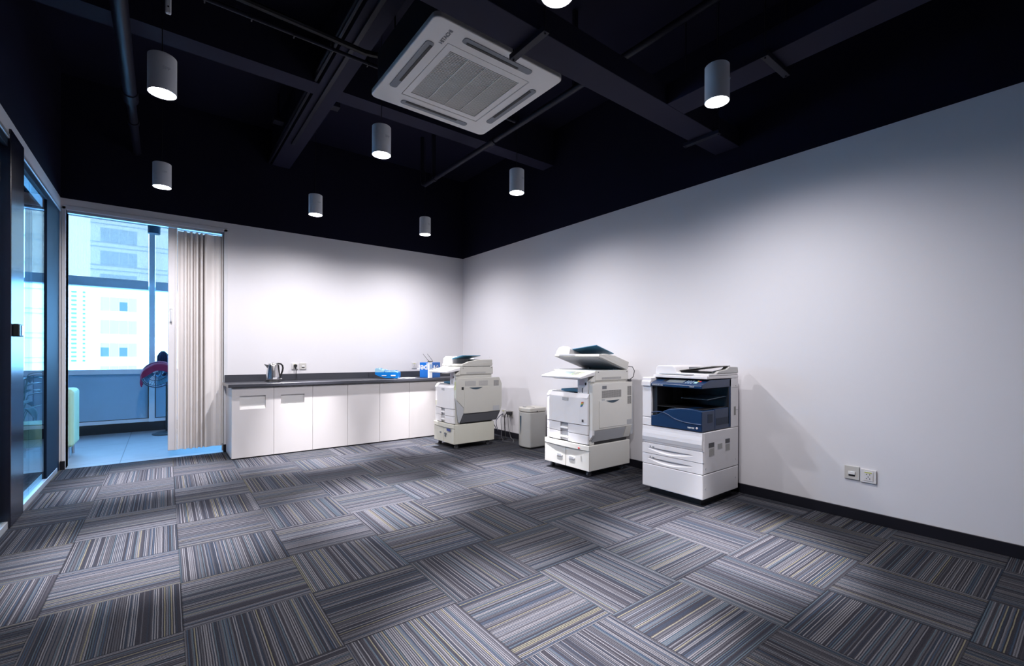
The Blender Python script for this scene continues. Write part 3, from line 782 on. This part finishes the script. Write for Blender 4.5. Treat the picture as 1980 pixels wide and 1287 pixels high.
    def onp(x0, x1, y0, y1, h=.0015):
        z0_, z1_ = .945+(y0+.11)*sl, .945+(y1+.11)*sl
        return B().hexa([(x0, y0, z0_-.001), (x1, y0, z0_-.001), (x1, y1, z1_-.001), (x0, y1, z1_-.001), (x0, y0, z0_+h), (x1, y0, z0_+h), (x1, y1, z1_+h), (x0, y1, z1_+h)])
    o(onp(.22, .52, -.07, .06), 'panel_plate', mat('olive_plate', (.55, .58, .45), .4), pn)
    o(onp(.27, .40, -.05, .045, .0028), 'screen', SCREENC, pn)
    for i in range(3):
        for j in range(3): o(onp(.43+.02*i, .443+.02*i, -.04+.03*j, -.025+.03*j, .004), 'key', (GREEN if (i, j) == (0, 0) else ABSG), pn)
    # side unit on the right
    su = B().prism([(.036, .875), (.05, .882), (.605, .882), (.60, .44), (.022, .44), (.022, .86)] if rainbow else
                   [(.03, .835), (.05, .862), (.66, .862), (.70, .78), (.70, .50), (.68, .43), (.125, .43), (.125, .50), (.022, .60), (.022, .82)], 'x', .602, .642)
    su = o(su, 'side_unit', body, bevel=.006)
    gx = .6425
    if rainbow:
        o(B().prism([(.604, .439), (.642, .439), (.606, .33), (.604, .33)], 'y', .05, .50), 'lower_slope', ABSG, su, bevel=.002)  # body plastic in darker grey, putting some of the slope's shade into its colour
        o(B().prism([(.604, .439), (.642, .439), (.618, .365), (.604, .33)], 'y', .51, .60), 'lower_slope', body, su, bevel=.002)
        o(B().prism([(.602, .45), (.641, .45), (.641, .40), (.602, .345)], 'y', .022, .05), 'corner_wedge', ABSL, su, bevel=.002)
    else:
        o(B().prism([(.125, .429), (.68, .429), (.62, .318), (.085, .318)], 'x', .603, .634), 'lower_panel', ABSD, su, bevel=.004)  # flat panel in charcoal; the shade of an inward slope is in its colour
        o(B().prism([(.022, .60), (.124, .50), (.124, .43), (.075, .325), (.06, .325)], 'x', .603, .638), 'corner_curve', ABSG, su, bevel=.003)
    o(B().box(.6005, .603, .09, .56, .302, .328), 'lower_gap', BLK)
    dd = o(B().box(gx-.0005, gx+.004, .11, .49, .46, .715) if rainbow else B().box(gx-.0005, gx+.004, .135, .49, .43, .745), 'bypass_door', body, su, bevel=.002)
    o(B().prism([(.20+.20*q/10, .715 if rainbow else .745) for q in range(11)][::-1] + [(.20+.20*q/10, (.715 if rainbow else .745)-.024*sin(pi*q/10)) for q in range(1, 10)], 'x', gx+.0041, gx+.006), 'door_grip', DARKBL, su)
    if rainbow:
        o(B().box(gx-.0005, gx+.0012, .15, .43, .74, .81), 'vent', VENT, su)
        o(B().box(gx-.0005, gx+.0012, .155, .215, .825, .855), 'rating_label', INKG, su)
        o(B().box(gx-.0005, gx+.0012, .15, .19, .70, .73), 'rating_label', ABSG, su)
        o(B().box(gx-.0005, gx+.0015, .525, .585, .665, .74).box(gx-.0005, gx+.0015, .525, .585, .75, .84), 'vent', VENT, su)
        o(B().box(gx-.0005, gx+.0015, .52, .59, .46, .51), 'side_recess', ABSG, su)
        o(B().box(.602, .62, .606, .645, .35, .84), 'rear_cover', ABSG, bevel=.003)
    else:
        o(B().box(gx-.0005, gx+.0012, .145, .30, .765, .825).box(gx-.0005, gx+.0012, .345, .48, .765, .825), 'vent', VENTF, su)
        o(B().box(gx-.0005, gx+.0012, .57, .65, .755, .825), 'vent', VENT, su)
        o(B().box(gx-.0005, gx+.0015, .56, .66, .44, .50), 'side_recess', ABSG, su)
        o(B().box(gx-.0005, gx+.0015, .095, .125, .72, .755), 'latch', BLK, su)
        o(B().box(gx-.0005, gx+.0015, .145, .175, .715, .74), 'latch', BLK, su)
        o(B().box(.604, .624, .0205, .0215, .70, .80).box(.602, .63, .0185, .0215, .62, .84), 'side_label', mat('pale_label', (.62, .66, .60), .5), su)
        o(B().box(.606, .622, .0165, .0183, .72, .82), 'warning_label', YLAB, su)
    # document feeder / lid
    def lidz(b):
        return b
    lid = B()
    fe = []
    y0, y1, zb = .12, .565, 1.006
    lid.box(-.01, .612, y0, y1, zb, zb+.026)
    lid.prism([(y0+.01, zb+.026), (y1, zb+.026), (y1, zb+.082), (y0+.22, zb+.078), (y0+.09, zb+.055), (y0+.04, zb+.035)], 'x', .555, .612)
    lid.prism([(y0+.30, zb+.026), (y1, zb+.026), (y1, zb+.082), (y0+.30, zb+.082)], 'x', .19, .555)
    lo = lid
    parts = []
    fd = B().prism([(-.01, zb+.026), (.19, zb+.026), (.19, zb+.085), (.16, zb+.11), (.07, zb+.118), (.01, zb+.10), (-.01, zb+.06)], 'y', y0+.01, y1-.05)
    tray = B().hexa([(.17, y0+.05, zb+.088), (.50, y0+.05, zb+.128), (.50, y1-.12, zb+.128), (.17, y1-.12, zb+.088),
                     (.17, y0+.05, zb+.096), (.50, y0+.05, zb+.136), (.50, y1-.12, zb+.136), (.17, y1-.12, zb+.096)])
    guide = B().box(.20, .25, y0+.08, y0+.18, zb+.098, zb+.112)
    cav = B().box(.20, .55, y0+.06, y0+.29, zb+.0265, zb+.036)
    mat_u = B().box(.03, .575, y0+.02, y1-.02, zb-.004, zb-.0005)
    grip = B().prism([(.06, y0), (.30, y0), (.27, y0-.012), (.09, y0-.012)], 'z', zb+.004, zb+.020)
    allp = [(lo, 'lid', body, .005), (fd, 'document_feeder', ABSL, .008), (tray, 'feeder_tray', BLUEL, .002), (guide, 'paper_guide', BLUEL, .003), (cav, 'tray_floor', BLK, 0), (mat_u, 'platen_backing', ABSG, 0), (grip, 'lid_grip', ABSG, .002)]
    hinge = Vector((0, y1-.02, zb))
    ang = -radians(17.5) if lid_open else 0
    root = None
    for b_, nm, m_, bv in allp:
        if lid_open:
            R = Matrix.Translation(hinge) @ Matrix.Rotation(ang, 4, 'X') @ Matrix.Translation(-hinge)
            for v in b_.bm.verts: v.co = R @ v.co
        ob = o(b_, nm, m_, root if root else t, bevel=bv)
        if nm == 'lid': root = ob
    if lid_open:
        cdl = o(B().sweep([(.615, .575, 1.035), (.63, .62, 1.03), (.635, .645, .99), (.63, .635, .93), (.617, .60, .905), (.617, .595, .89)], .004, 8), 'lid_cable', ABSD, smooth=True)
        o(B().box(.60, .63, .578, .603, .883, .905), 'cable_clamp', ABSD, cdl)
        o(B().box(.10, .15, .50, .55, .995, 1.012).box(.48, .53, .50, .55, .995, 1.012), 'hinge', BLK)
    return t
press('photocopier', 'middle photocopier with its lid raised and a colourful emblem, on a wheeled stand', (3.125, 3.54, 0), .62, True, ABS, mat('warm_white_metal', (.66, .65, .61), .4, var=.02), True)
press('photocopier', 'far photocopier with blue feeder tray, beside the kitchen counter, on a cream wheeled stand', (2.775, 5.30, 0), .505, False, mat('greyish_plastic', (.50, .49, .45), .42, var=.03), ABSC, False)

# ---- the big copier with the blue front
x3 = thing('photocopier', 'near photocopier with a deep blue front bay, nearest the camera on the right', 'photocopier', (3.205, 2.385, 0), -pi/2, 'photocopiers')
W3, D3 = .545, .545
def q(b, nm, m, par=None, **kw): return b.out(nm, m, par or x3, **kw)
q(B().box(.0, W3, .0, D3, .055, .243), 'base_cabinet', WHP, bevel=.006)
q(B().box(.04, W3-.04, .05, D3-.04, .0, .0545), 'plinth', BLK)
q(B().box(.006, W3, .02, D3, .246, .560), 'lower_body', WHP, bevel=.005)
for i, (z0, z1) in enumerate(((.247, .329), (.333, .414))):
    bb = B(); nx = 24
    # drawer front with a scooped handle recess along its lower middle
    def zf(u): return z0+.052 - .034*sin(pi*min(1, max(0, (u-.10)/.78)))**.7 if .10 < u < .88 else z0+.052
    def dy(u, v):
        if not (.10 < u < .85): return 0
        s_ = (u-.10)/.75; lo_ = .52-.42*sin(pi*s_)*(1-.25*s_)
        if lo_ < v < .60: return .026*sin(pi*s_)**.6*min(1, (v-lo_)/(.60-lo_)*1.15)
        return 0
    bb.grid(lambda a, b: (.0+a*W3, -.0+dy(a, b), z0+b*(z1-z0)), 80, 30)
    bb.box(0, .006, .001, .02, z0, z1); bb.box(W3-.006, W3, .001, .02, z0, z1); bb.box(0, W3, .001, .02, z1-.002, z1)
    d_ = q(bb, 'paper_drawer', WHP)
    q(B().box(.075, .082, -.0015, .001, z0+.05, z0+.064).box(.10, .118, -.0015, .001, z0+.052, z0+.060), 'drawer_number', INKG, d_)
# rounded front cover (bulging) under the blue bay and the left column
bb = B(); pr = [(.02, .560), (.018, .420), (.012, .420), (.0, .440), (-.006, .47), (-.004, .50), (.0, .53), (.002, .560)]
bb.prism(pr, 'x', .0, W3-.004)
q(bb, 'front_cover', WHP, bevel=.003)
q(B().box(.0, .088, .0, .43, .562, .629), 'left_column', WHP, bevel=.005)
q(B().box(.0, .088, .0, .43, .632, .962), 'left_column', WHP, bevel=.005)
q(B().box(.088, .13, .25, D3, .562, .962), 'inner_wall', ABSD)
# rear column and inner back wall
q(B().box(.0, W3, .432, D3, .562, .962), 'rear_body', WHP, bevel=.004)
q(B().box(.131, W3-.006, .395, .4315, .60, .955), 'bay_back', BLK)
q(B().box(.088, .131, .02, .25, .62, .89), 'bay_side', BLK)
# blue tray block
def wave(u): 
    s_ = max(0, min(1, (u-.09)/.20)); r_ = .650+.072*(s_*s_*(3-2*s_))
    return r_ + (.012*sin((u-.29)*pi/.26) if u > .29 else 0)
pts = [(.088, .566), (W3-.006, .566), (W3-.006, .722)] + [(W3-.006-(W3-.094)*k/20, wave(W3-.006-(W3-.094)*k/20)) for k in range(1, 21)]
tb = q(B().prism(pts, 'y', -.004, .185), 'blue_tray_housing', BLUED, bevel=.006, seg=3)
bb = B()
def wl(u): return .645+.03*sin(pi*min(1, max(0, (u-.05)/.25)))-.035*(1/(1+math.exp(-(u-.33)*26)))
P_ = [(.095+.44*k/24, wl(.095+.44*k/24)) for k in range(25)]
bb.sweep([(x, -.004, z+.012) for x, z in P_], .005, 8)
q(bb, 'moulded_ridge', BLUED, tb, smooth=True)
q(B().box(.088, W3-.006, .186, .43, .566, .728), 'tray_rear_housing', BLUED, bevel=.003)
q(B().box(.12, W3-.02, .02, .42, .729, .733), 'output_tray', BLK)
for (a, b, z0, z1) in ((.08, .15, .63, .695), (.20, .39, .60, .655)):
    q(B().box(W3-.0065, W3-.0045, a, b, z0, z1), 'side_vent', grid_material('blue_vent', (.003, .008, .02), (.008, .03, .08), 0, .008, .006, .7), tb)
# side blue frame
q(B().box(W3-.03, W3-.002, .405, .4315, .57, .955), 'blue_side_frame', BLUED, bevel=.003)
q(B().hexa([(.30, .10, .80), (W3-.02, .10, .80), (W3-.02, .39, .815), (.30, .39, .815), (.30, .10, .806), (W3-.02, .10, .806), (W3-.02, .39, .822), (.30, .39, .822)]), 'middle_tray', DARKBL, bevel=.002)
# control panel: sloped blue console, white at its left end
def console(x0, x1): return B().prism([(-.012, .893), (.43, .893), (.43, .957), (.11, .957), (.0, .925), (-.012, .915)], 'x', x0, x1)
cp = q(console(.089, W3-.002), 'control_panel', BLUED, bevel=.005, seg=3)
q(B().prism([(-.014, .893), (-.0005, .893), (-.0005, .929), (.105, .963), (.09, .963), (-.014, .929)], 'x', .0, .086), 'panel_end_cap', WHP, bevel=.002)
sl3 = (.957-.925)/.11
def on3(x0, x1, y0, y1, h):
    f_ = lambda y: .925+y*sl3
    return B().hexa([(x0, y0, f_(y0)-.001), (x1, y0, f_(y0)-.001), (x1, y1, f_(y1)-.001), (x0, y1, f_(y1)-.001), (x0, y0, f_(y0)+h), (x1, y0, f_(y0)+h), (x1, y1, f_(y1)+h), (x0, y1, f_(y1)+h)])
q(on3(.215, .365, .018, .088, .0015), 'screen', SCREEN, cp)
q(on3(.175, .205, .03, .09, .0015), 'panel_window', BLK, cp)
for i in range(3):
    for j in range(3): q(on3(.385+.022*i, .396+.022*i, .015+.022*j, .026+.022*j, .002), 'key', mat('pale_key', (.35, .45, .55), .4), cp)
q(on3(.455, .482, .020, .048, .003), 'start_key', TEAL, cp); q(on3(.482, .498, .055, .070, .003), 'stop_key', RED, cp); q(on3(.465, .478, .062, .074, .003), 'clear_key', YEL, cp)
text('panel_lettering', 'DocuCentre-IV C2260', .011, INKW, cp, (.155, -.0126, .905), FACE_FRONT)
text('panel_lettering', '12345678', .010, INKW, cp, (.46, -.0126, .905), FACE_FRONT)
text('brand_lettering', 'xerox', .024, INKW, tb, (.45, -.0046, .592), FACE_FRONT, bold=.0003)
q(B().ball((.50, -.005, .592), .009, .002, .009), 'brand_emblem', mat('pale_emblem', (.7, .6, .62), .4), tb, smooth=True)
# document feeder
sc3 = q(B().box(.065, W3, .06, D3, .9635, .985), 'scanner_unit', WHP, bevel=.003)
lid = q(B().prism([(.065, .9855), (W3+.0, .9855), (W3+.0, 1.003), (.30, 1.005), (.265, 1.01), (.245, 1.05), (.225, 1.062), (.09, 1.062), (.07, 1.045)], 'y', .09, .54), 'document_feeder', WHP, bevel=.006, seg=3)
q(B().prism([(.20, 1.0035), (D3, 1.0035), (D3-.01, 1.052), (.40, 1.056), (.36, 1.035), (.23, 1.022)], 'x', W3-.05, W3+.001), 'feeder_side_guard', mat('light_grey_guard', (.58, .57, .55), .4), lid, bevel=.004)
q(B().box(.28, W3-.06, .13, .48, 1.0055, 1.012), 'tray_floor', BLK, lid)
q(B().hexa([(.25, .14, 1.02), (W3-.01, .14, 1.058), (W3-.01, .43, 1.058), (.25, .43, 1.02), (.25, .14, 1.026), (W3-.01, .14, 1.064), (W3-.01, .43, 1.064), (.25, .43, 1.026)]), 'feeder_tray', mat('mid_grey_tray', (.27, .27, .26), .45), lid, bevel=.002)
q(B().box(.33, .40, .16, .22, 1.036, 1.052), 'paper_guide', mat('dark_grey_guide', (.11, .11, .12), .45), lid, bevel=.004)
q(B().prism([(.10, .0895), (.42, .0895), (.36, .078), (.16, .078)], 'z', .990, 1.0), 'lid_grip', ABSG, lid, bevel=.002)
# side details
sd = x3
for (y0, y1, z0, z1, m_) in ((.085, .165, .44, .475, ABSD), (.09, .165, .375, .43, VENTF), (.215, .285, .415, .455, VENTF), (.335, .405, .445, .48, ABSD), (.335, .405, .385, .44, VENTF), (.47, .50, .66, .73, VENT)):
    q(B().box(W3-.001, W3+.0012, y0, y1, z0, z1), 'side_vent', m_)
for (y, z) in ((.04, .29), (.04, .14), (.50, .30), (.50, .15), (.50, .90)): q(B().cyl((W3-.001, y, z), (W3+.002, y, z), .005, 10), 'screw', ABSG)
q(B().box(W3-.001, W3+.0008, .433, .545, .885, .888).box(W3-.001, W3+.0008, .50, .545, .70, .703), 'panel_seam', ABSG)
# folded side tray on the far side
q(B().box(-.055, -.002, .10, .30, .30, .74), 'side_tray', WHP, bevel=.005)

# ================================================================== SHREDDER
sr = thing('paper_shredder', 'grey paper shredder with a slim dark window, standing between the two wheeled copiers', 'shredder', (3.51, 4.375, 0), -pi/2)
SHG = mat('warm_grey_plastic', (.37, .365, .35), .45, var=.04); SHT = mat('pale_grey_top', (.50, .48, .44), .4)
def sprof(hx, d0, d1, bul, n=14):
    pts = []
    for k_ in range(n+1):
        u = -hx + 2*hx*k_/n; pts.append((u, d0 - bul*(1-(u/hx)**2)))
    return pts + [(hx+.0, d1), (-hx, d1)]
B().prism(sprof(.118, .02, .27, .03), 'z', .015, .445).out('bin_body', SHG, sr, bevel=.012, seg=3)
B().prism(sprof(.11, .03, .26, .026), 'z', 0, .0148).out('base', BLK, sr)
B().prism(sprof(.12, .018, .272, .032), 'z', .447, .50).out('shredder_head', SHT, sr, bevel=.012, seg=3)
wp = [(-.0, .41), (-.052, .41)]
B().prism([(-.058+.03, .395), (-.028, .33), (-.036, .22), (-.043, .165), (-.050, .22), (-.056, .33), (-.058, .395)], 'y', -.0085, .0).out('level_window', DARKBL, sr)
B().ball((-.03, .04, .5005), .032, .018, .004).out('control_dial', DARKBL, sr, smooth=True)
B().cyl((.1195, .12, .455), (.123, .12, .455), .008, 12).out('side_knob', BLK, sr)
B().box(-.09, .09, .10, .106, .4995, .5015).out('feed_slot', BLK, sr)

# cables between the sockets and the far copier
cabs = [([(3.81, 5.21, .31), (3.76, 5.20, .30), (3.70, 5.22, .22), (3.60, 5.05, .12), (3.45, 4.98, .30)], 'dark blue power cable from the low socket to the far photocopier', mat('dark_blue_cable', (.01, .02, .08), .4), .005),
        ([(3.81, 5.215, .32), (3.78, 5.215, .25), (3.77, 5.19, .1), (3.74, 5.15, .012), (3.62, 4.95, .008), (3.55, 4.85, .008), (3.6, 4.75, .008)], 'thin grey cable hanging from the low socket down to the carpet', RUB, .004),
        ([(3.81, 5.08, .33), (3.75, 5.08, .32), (3.745, 5.08, .2), (3.735, 5.05, .03), (3.70, 4.98, .009), (3.60, 5.0, .009), (3.5, 5.12, .009)], 'thick black cable hanging straight down between the low sockets', BLK, .006),
        ([(3.81, 5.06, .32), (3.77, 5.04, .30), (3.775, 5.02, .12), (3.79, 5.0, .015), (3.72, 4.85, .008), (3.60, 4.7, .008)], 'pale grey cable nearest the paper shredder', mat('pale_grey_cable', (.2, .2, .21), .4), .004)]
def smooth_path(P, n=6):
    P = [Vector(p) for p in P]; out = []
    for i in range(len(P)-1):
        p0, p1, p2, p3 = P[max(i-1, 0)], P[i], P[i+1], P[min(i+2, len(P)-1)]
        for k_ in range(n):
            t_ = k_/n; out.append(.5*((2*p1)+(-p0+p2)*t_+(2*p0-5*p1+4*p2-p3)*t_*t_+(-p0+3*p1-3*p2+p3)*t_**3))
    return out+[P[-1]]
for P, lb, m_, r_ in cabs:
    tag(B().sweep(smooth_path(P), r_, 8).out('power_cable', m_, smooth=True), lb, 'cable', 'cables behind the far photocopier')
ad = thing('power_adapter', 'bulky black adapter plugged in left of the shredder', 'adapter', (XR-.022, 5.03, .345), -pi/2)
B().box(-.045, .045, -.05, 0, -.018, .02).out('adapter_body', BLK, ad, bevel=.005)
B().sweep([(-.03, -.03, -.018), (-.03, -.03, -.06)], .008, 8).out('strain_relief', BLK, ad)

# ================================================================== FOLDING DOOR
fd = thing('folding_door', 'cream accordion folding door pushed open to the right of the doorway', 'door', (.055, YB+.055, 0))
PLT = mat('cream_pvc', (.87, .83, .81), .4, var=.03)
zb_, zt_ = .075, 2.555
B().box(0, .082, -.022, .022, zb_, zt_).out('lead_post', mat('cream_pvc_post', (.86, .84, .86), .4, var=.02), fd, bevel=.005, seg=3)
B().box(.064, .080, -.030, -.0225, zb_, zt_).out('post_rib', PLT, fd, bevel=.003)
hh = B().sweep(smooth_path([(.026, -.023, 1.64), (.026, -.046, 1.63), (.026, -.05, 1.575), (.026, -.046, 1.515), (.026, -.023, 1.505)]), .007, 10).out('pull_handle', mat('white_handle', (.8, .8, .82), .3), fd, smooth=True)
B().box(.016, .036, -.0245, -.0225, 1.635, 1.652).box(.016, .036, -.0245, -.0225, 1.495, 1.512).out('handle_foot', ABSG, hh)
# pleats: zig-zag strips bunched tightly, then one relaxed fold
zz = [(.085, -.005), (.112, .02), (.135, .02), (.150, -.035), (.163, -.035), (.175, .03), (.192, .03), (.205, -.04), (.217, -.04), (.229, .03), (.246, .03), (.258, -.042), (.270, -.042),
      (.279, .03), (.292, .03), (.303, -.042), (.313, -.042), (.321, .03), (.331, .03), (.341, -.042), (.352, -.042), (.40, .0), (.425, .012), (.448, -.012), (.478, -.006), (.484, -.016), (.494, -.016), (.503, .0)]
bb = B()
for (a, b) in zip(zz, zz[1:]):
    d_ = Vector((b[0]-a[0], b[1]-a[1])); L_ = d_.length; nrm = Vector((-d_.y, d_.x))/L_*.0015
    bb.hexa([(a[0]-nrm.x, a[1]-nrm.y, zb_), (b[0]-nrm.x, b[1]-nrm.y, zb_), (b[0]+nrm.x, b[1]+nrm.y, zb_), (a[0]+nrm.x, a[1]+nrm.y, zb_),
             (a[0]-nrm.x, a[1]-nrm.y, zt_-.02), (b[0]-nrm.x, b[1]-nrm.y, zt_-.02), (b[0]+nrm.x, b[1]+nrm.y, zt_-.02), (a[0]+nrm.x, a[1]+nrm.y, zt_-.02)])
bb.out('pleated_panels', PLT, fd)
B().box(.503, .519, -.03, .03, zb_, zt_).out('fixed_post', PLT, fd, bevel=.003)
B().box(.503, .517, -.036, -.031, .02, .10).out('floor_bracket', ABSG, fd)

# ================================================================== ROOM BEHIND
# pale green sofa end
sf = thing('armchair', 'pale green upholstered chair just inside the doorway at left', 'armchair', (-.755, 7.15, 0), 0)
GRN = mat('pale_green_fabric', (.42, .62, .42), .7, var=.05, bump=.2)
B().box(-.13, 0, -.22, .22, .12, .76).out('chair_back', GRN, sf, bevel=.045, seg=4)
B().box(-.48, -.131, -.21, .21, .15, .40).out('seat', GRN, sf, bevel=.03, seg=4)
for x in (-.44, -.05):
    for y in (-.17, .17): B().cyl((x, y, 0), (x, y, .15), .014, 10).out('leg', STEEL, sf)
# fan on a pole
fn = thing('pedestal_fan', 'standing fan half hidden by the folding door, a maroon cloth over its guard', 'fan', (.06, 8.30, 0))
FD = mat('dark_blue_plastic', (.01, .03, .08), .3); FC = glass_material('translucent_blade', (.30, .52, .72), .2)
B().lathe([(0, 0), (.17, 0), (.17, .012), (.12, .03), (.03, .045), (0, .045)], n=28).out('fan_base', BLK, fn, smooth=True)
B().cyl((0, 0, .045), (0, 0, .80), .014).out('pole', BLK, fn, smooth=True)
B().ball((-.0, -.02, .86), .06, .08, .06).out('motor_housing', FD, fn, smooth=True)
Rf = Matrix.Translation((-.10, -.13, .86)) @ Matrix.Rotation(radians(-28), 4, 'Y') @ Matrix.Rotation(radians(62), 4, 'X')
bb = B()
R_ = .19
for rr, zz_ in ((R_, 0), (R_*.93, .035), (R_*.93, -.035), (R_*.6, .05), (R_*.3, .055)):
    bb.sweep([(rr*cos(2*pi*k_/32), rr*sin(2*pi*k_/32), zz_) for k_ in range(33)], .0035 if rr < R_ else .007, 6, caps=False)
for k_ in range(28):
    a = 2*pi*k_/28
    bb.sweep([(0, 0, .058), (R_*.6*cos(a), R_*.6*sin(a), .05), (R_*.93*cos(a), R_*.93*sin(a), .035), (R_*cos(a), R_*sin(a), 0), (R_*.93*cos(a), R_*.93*sin(a), -.035), (.03*cos(a), .03*sin(a), -.055)], .0013, 5)
for v in bb.bm.verts: v.co = Rf @ v.co
bb.out('guard', FD, fn, smooth=True)
bb = B()
for k_ in range(3):
    a0 = 2*pi*k_/3
    bb.grid(lambda u, v: (lambda rr, aa: (rr*cos(aa), rr*sin(aa), -.02+.04*v))(.03+.13*u, a0+1.5*v*(.6+.4*u)), 6, 8)
bb.ball((0, 0, 0), .03, .03, .03)
for v in bb.bm.verts: v.co = Rf @ v.co
bb.out('fan_blades', mat('blue_tinted_blade', (.10, .30, .48), .15, trans=.4), fn, smooth=True)
# maroon cloth draped on the guard
bb = B()
def cloth(u, v):
    a = radians(186-196*u)
    p = Rf @ Vector((R_*1.03*cos(a), R_*1.03*sin(a), 0))
    drop = (.045+.10*sin(pi*min(1, .05+u*.85)) + .012*sin(17*u+1))
    if v < .2:                                   # the part tucked behind the rim
        k_ = (.2-v)/.2
        return p + Vector((0, .05*k_, .012-.05*k_*k_))
    k_ = (v-.2)/.8
    fold = .007*sin(26*u)*k_
    return p + Vector((.02*k_*(u-.3), -.012-.055*min(1, k_*3)-.53*drop*k_-fold, .012-drop*k_))
bb.grid(cloth, 44, 14)
tw = bb.out('cloth', mat('maroon_cloth', (.20, .010, .06), .8, var=.15, scale=20), smooth=True, solid=.003)
tw.location = (.06, 8.30, 0)
tag(tw, 'maroon cloth draped over the top of the standing fan', 'cloth')
# upturned mop behind the fan
mp = thing('mop', 'upturned mop with dark blue strands leaning by the window', 'mop', (.10, 8.56, 0))
B().cyl((.06, 0, 0.0), (-.075, .02, 1.06), .011).out('handle', mat('tan_wood', (.30, .20, .13), .6), mp, smooth=True)
bb = B(); rnd = random.Random(3)
for k_ in range(120):
    a = rnd.uniform(0, 2*pi); ra = rnd.uniform(.02, .062); h0 = 1.185 - ra*ra*9 + rnd.uniform(-.01, .01); ln = rnd.uniform(.13, .20)
    cx_, cy_ = -.085, .02
    bb.sweep([(cx_, cy_, 1.19), (cx_+ra*.7*cos(a), cy_+ra*.7*sin(a), h0+.004), (cx_+ra*1.15*cos(a), cy_+ra*1.15*sin(a), h0-.04), (cx_+ra*1.2*cos(a+.1), cy_+ra*1.2*sin(a+.1), h0-ln)], .0052, 5)
bb.out('mop_head', mat('dark_blue_yarn', (.008, .016, .06), .9, var=.3, scale=40), mp, smooth=True)
# plant behind the glass
pt = thing('potted_plant', 'dark leafy potted plant behind the glass partition', 'plant', (-1.33, 7.9, 0))
POTM = mat('pale_pot', (.5, .5, .5), .5); LEAF = mat('dark_green_leaf', (.012, .07, .05), .35, var=.3)
B().lathe([(0, 0), (.12, 0), (.16, .30), (.165, .32), (.15, .32), (.14, .28), (0, .28)], n=28).out('pot', POTM, pt, smooth=True)
rnd = random.Random(11)
bbs = B()
for k_ in range(22):
    a = k_*2.4+rnd.uniform(-.3, .3); ln = rnd.uniform(.24, .34); h0 = .42+.48*rnd.random(); bend = rnd.uniform(.5, 1.0)
    bbs.sweep([(0, 0, .25), (.03*cos(a), .03*sin(a), h0*.7), (.07*cos(a), .07*sin(a), h0)], .006, 6)
    bb = B()
    def lf(u, v):
        w_ = .048*sin(pi*min(1, u*.97+.03))**.7; s_ = (v-.5)*2
        r_ = .07+ln*u*(1-.25*bend*u); z_ = h0 + .16*u - bend*.55*ln*u*u*2.0 + .01*abs(s_)
        return (r_*cos(a)-s_*w_*sin(a), r_*sin(a)+s_*w_*cos(a), z_)
    bb.grid(lf, 10, 4)
    bb.out('leaf', LEAF, pt, smooth=True, solid=.002)
bbs.out('stems', mat('green_stem', (.05, .15, .06), .5), pt, smooth=True)
# cylinder lamp (unlit) of the room behind
bl = thing('ceiling_lamp', 'dark unlit cylinder lamp hanging at the top of the doorway view', 'lamp', (-.083, 7.9, 2.775))
B().lathe([(.05, .004), (.066, 0), (.068, 0), (.068, .16), (0, .162)], n=32).out('lamp_housing', mat('slate_metal', (.05, .09, .14), .4), bl, smooth=True)
B().lathe([(0, .006), (.06, .006), (.06, .01), (0, .01)], n=32).out('lens', mat('pale_lens', (.5, .6, .7), .3), bl)
B().cyl((0, 0, .162), (0, 0, ZC-2.776), .012).out('stem', BLK, bl)

# ================================================================== OUTSIDE
FAC = mat('pale_facade', (.74, .76, .80), .8, var=.02, scale=.05); WING = mat('window_ribbon_glass', (.38, .45, .56), .6); WDK = mat('dark_open_window', (.05, .055, .06), .6)
CTG = mat('counter_tinted_glass', (.30, .15, .10), .6)  # brown colour only offsets the blue sky light; the panes themselves are greyish
SCL = 2.25
def bx_(x): return x*SCL
ob = thing('office_building', 'pale office building with rows of windows, nearest beyond the glazing', 'building', (-4.0, 90, -30))
B().box(-4.15+.0, 22, 0, 20, 0, 80).out('facade', FAC, ob)
for r_ in range(-2, 9):
    zc = 30 + 1.145 + (2.70-1.145)*SCL*0 + (0.98+.58-1.145)*SCL + 3.38*r_*1.0 - .3
    if zc > 75: continue
    B().box(-4.2, 22, -.12, 0, zc+1.55, zc+1.63).box(-4.2, 22, -.12, 0, zc-1.15, zc-1.08).out('string_course', WING, ob)
    for c_ in range(4):
        x0 = -3.06+c_*1.035
        f_ = B().box(x0, x0+.98, -.05, -.001, zc-1.0, zc+1.0).out('window', WING if (r_ >= 3) else CTG, ob)
        if (r_, c_) in ((0, 0), (0, 2), (2, 2)): B().box(x0+.05, x0+.93, -.08, -.051, zc-.95, zc+.35).out('open_sash', WDK, f_)
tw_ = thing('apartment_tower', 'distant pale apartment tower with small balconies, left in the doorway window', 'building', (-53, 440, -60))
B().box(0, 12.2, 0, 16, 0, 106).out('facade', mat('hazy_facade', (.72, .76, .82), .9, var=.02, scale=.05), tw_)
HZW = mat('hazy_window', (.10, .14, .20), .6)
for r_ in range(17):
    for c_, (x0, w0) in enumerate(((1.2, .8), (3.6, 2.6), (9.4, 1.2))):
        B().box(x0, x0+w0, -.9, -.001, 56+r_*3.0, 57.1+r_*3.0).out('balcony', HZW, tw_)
lb = thing('office_building', 'wide pale building seen only through the glass partition', 'building', (-34, 90, -30))
B().box(0, 20.2, 0, 15, 0, 78).out('facade', FAC, lb)
for r_ in range(-1, 8):
    zc = 30 + 1.8 + 3.6*r_
    for c_ in range(5):
        x0 = .6+c_*3.9
        B().box(x0, x0+2.9, -.05, -.001, zc-.9, zc+.9).out('window', CTG, lb)
    B().box(0, 20.2, -.3, -.051, zc+.95, zc+1.15).out('sun_shade', CTG, lb)
struct(B().box(-250, 250, 12, 700, -61, -60).out('floor', mat('hazy_ground', (.4, .42, .44), .9)))
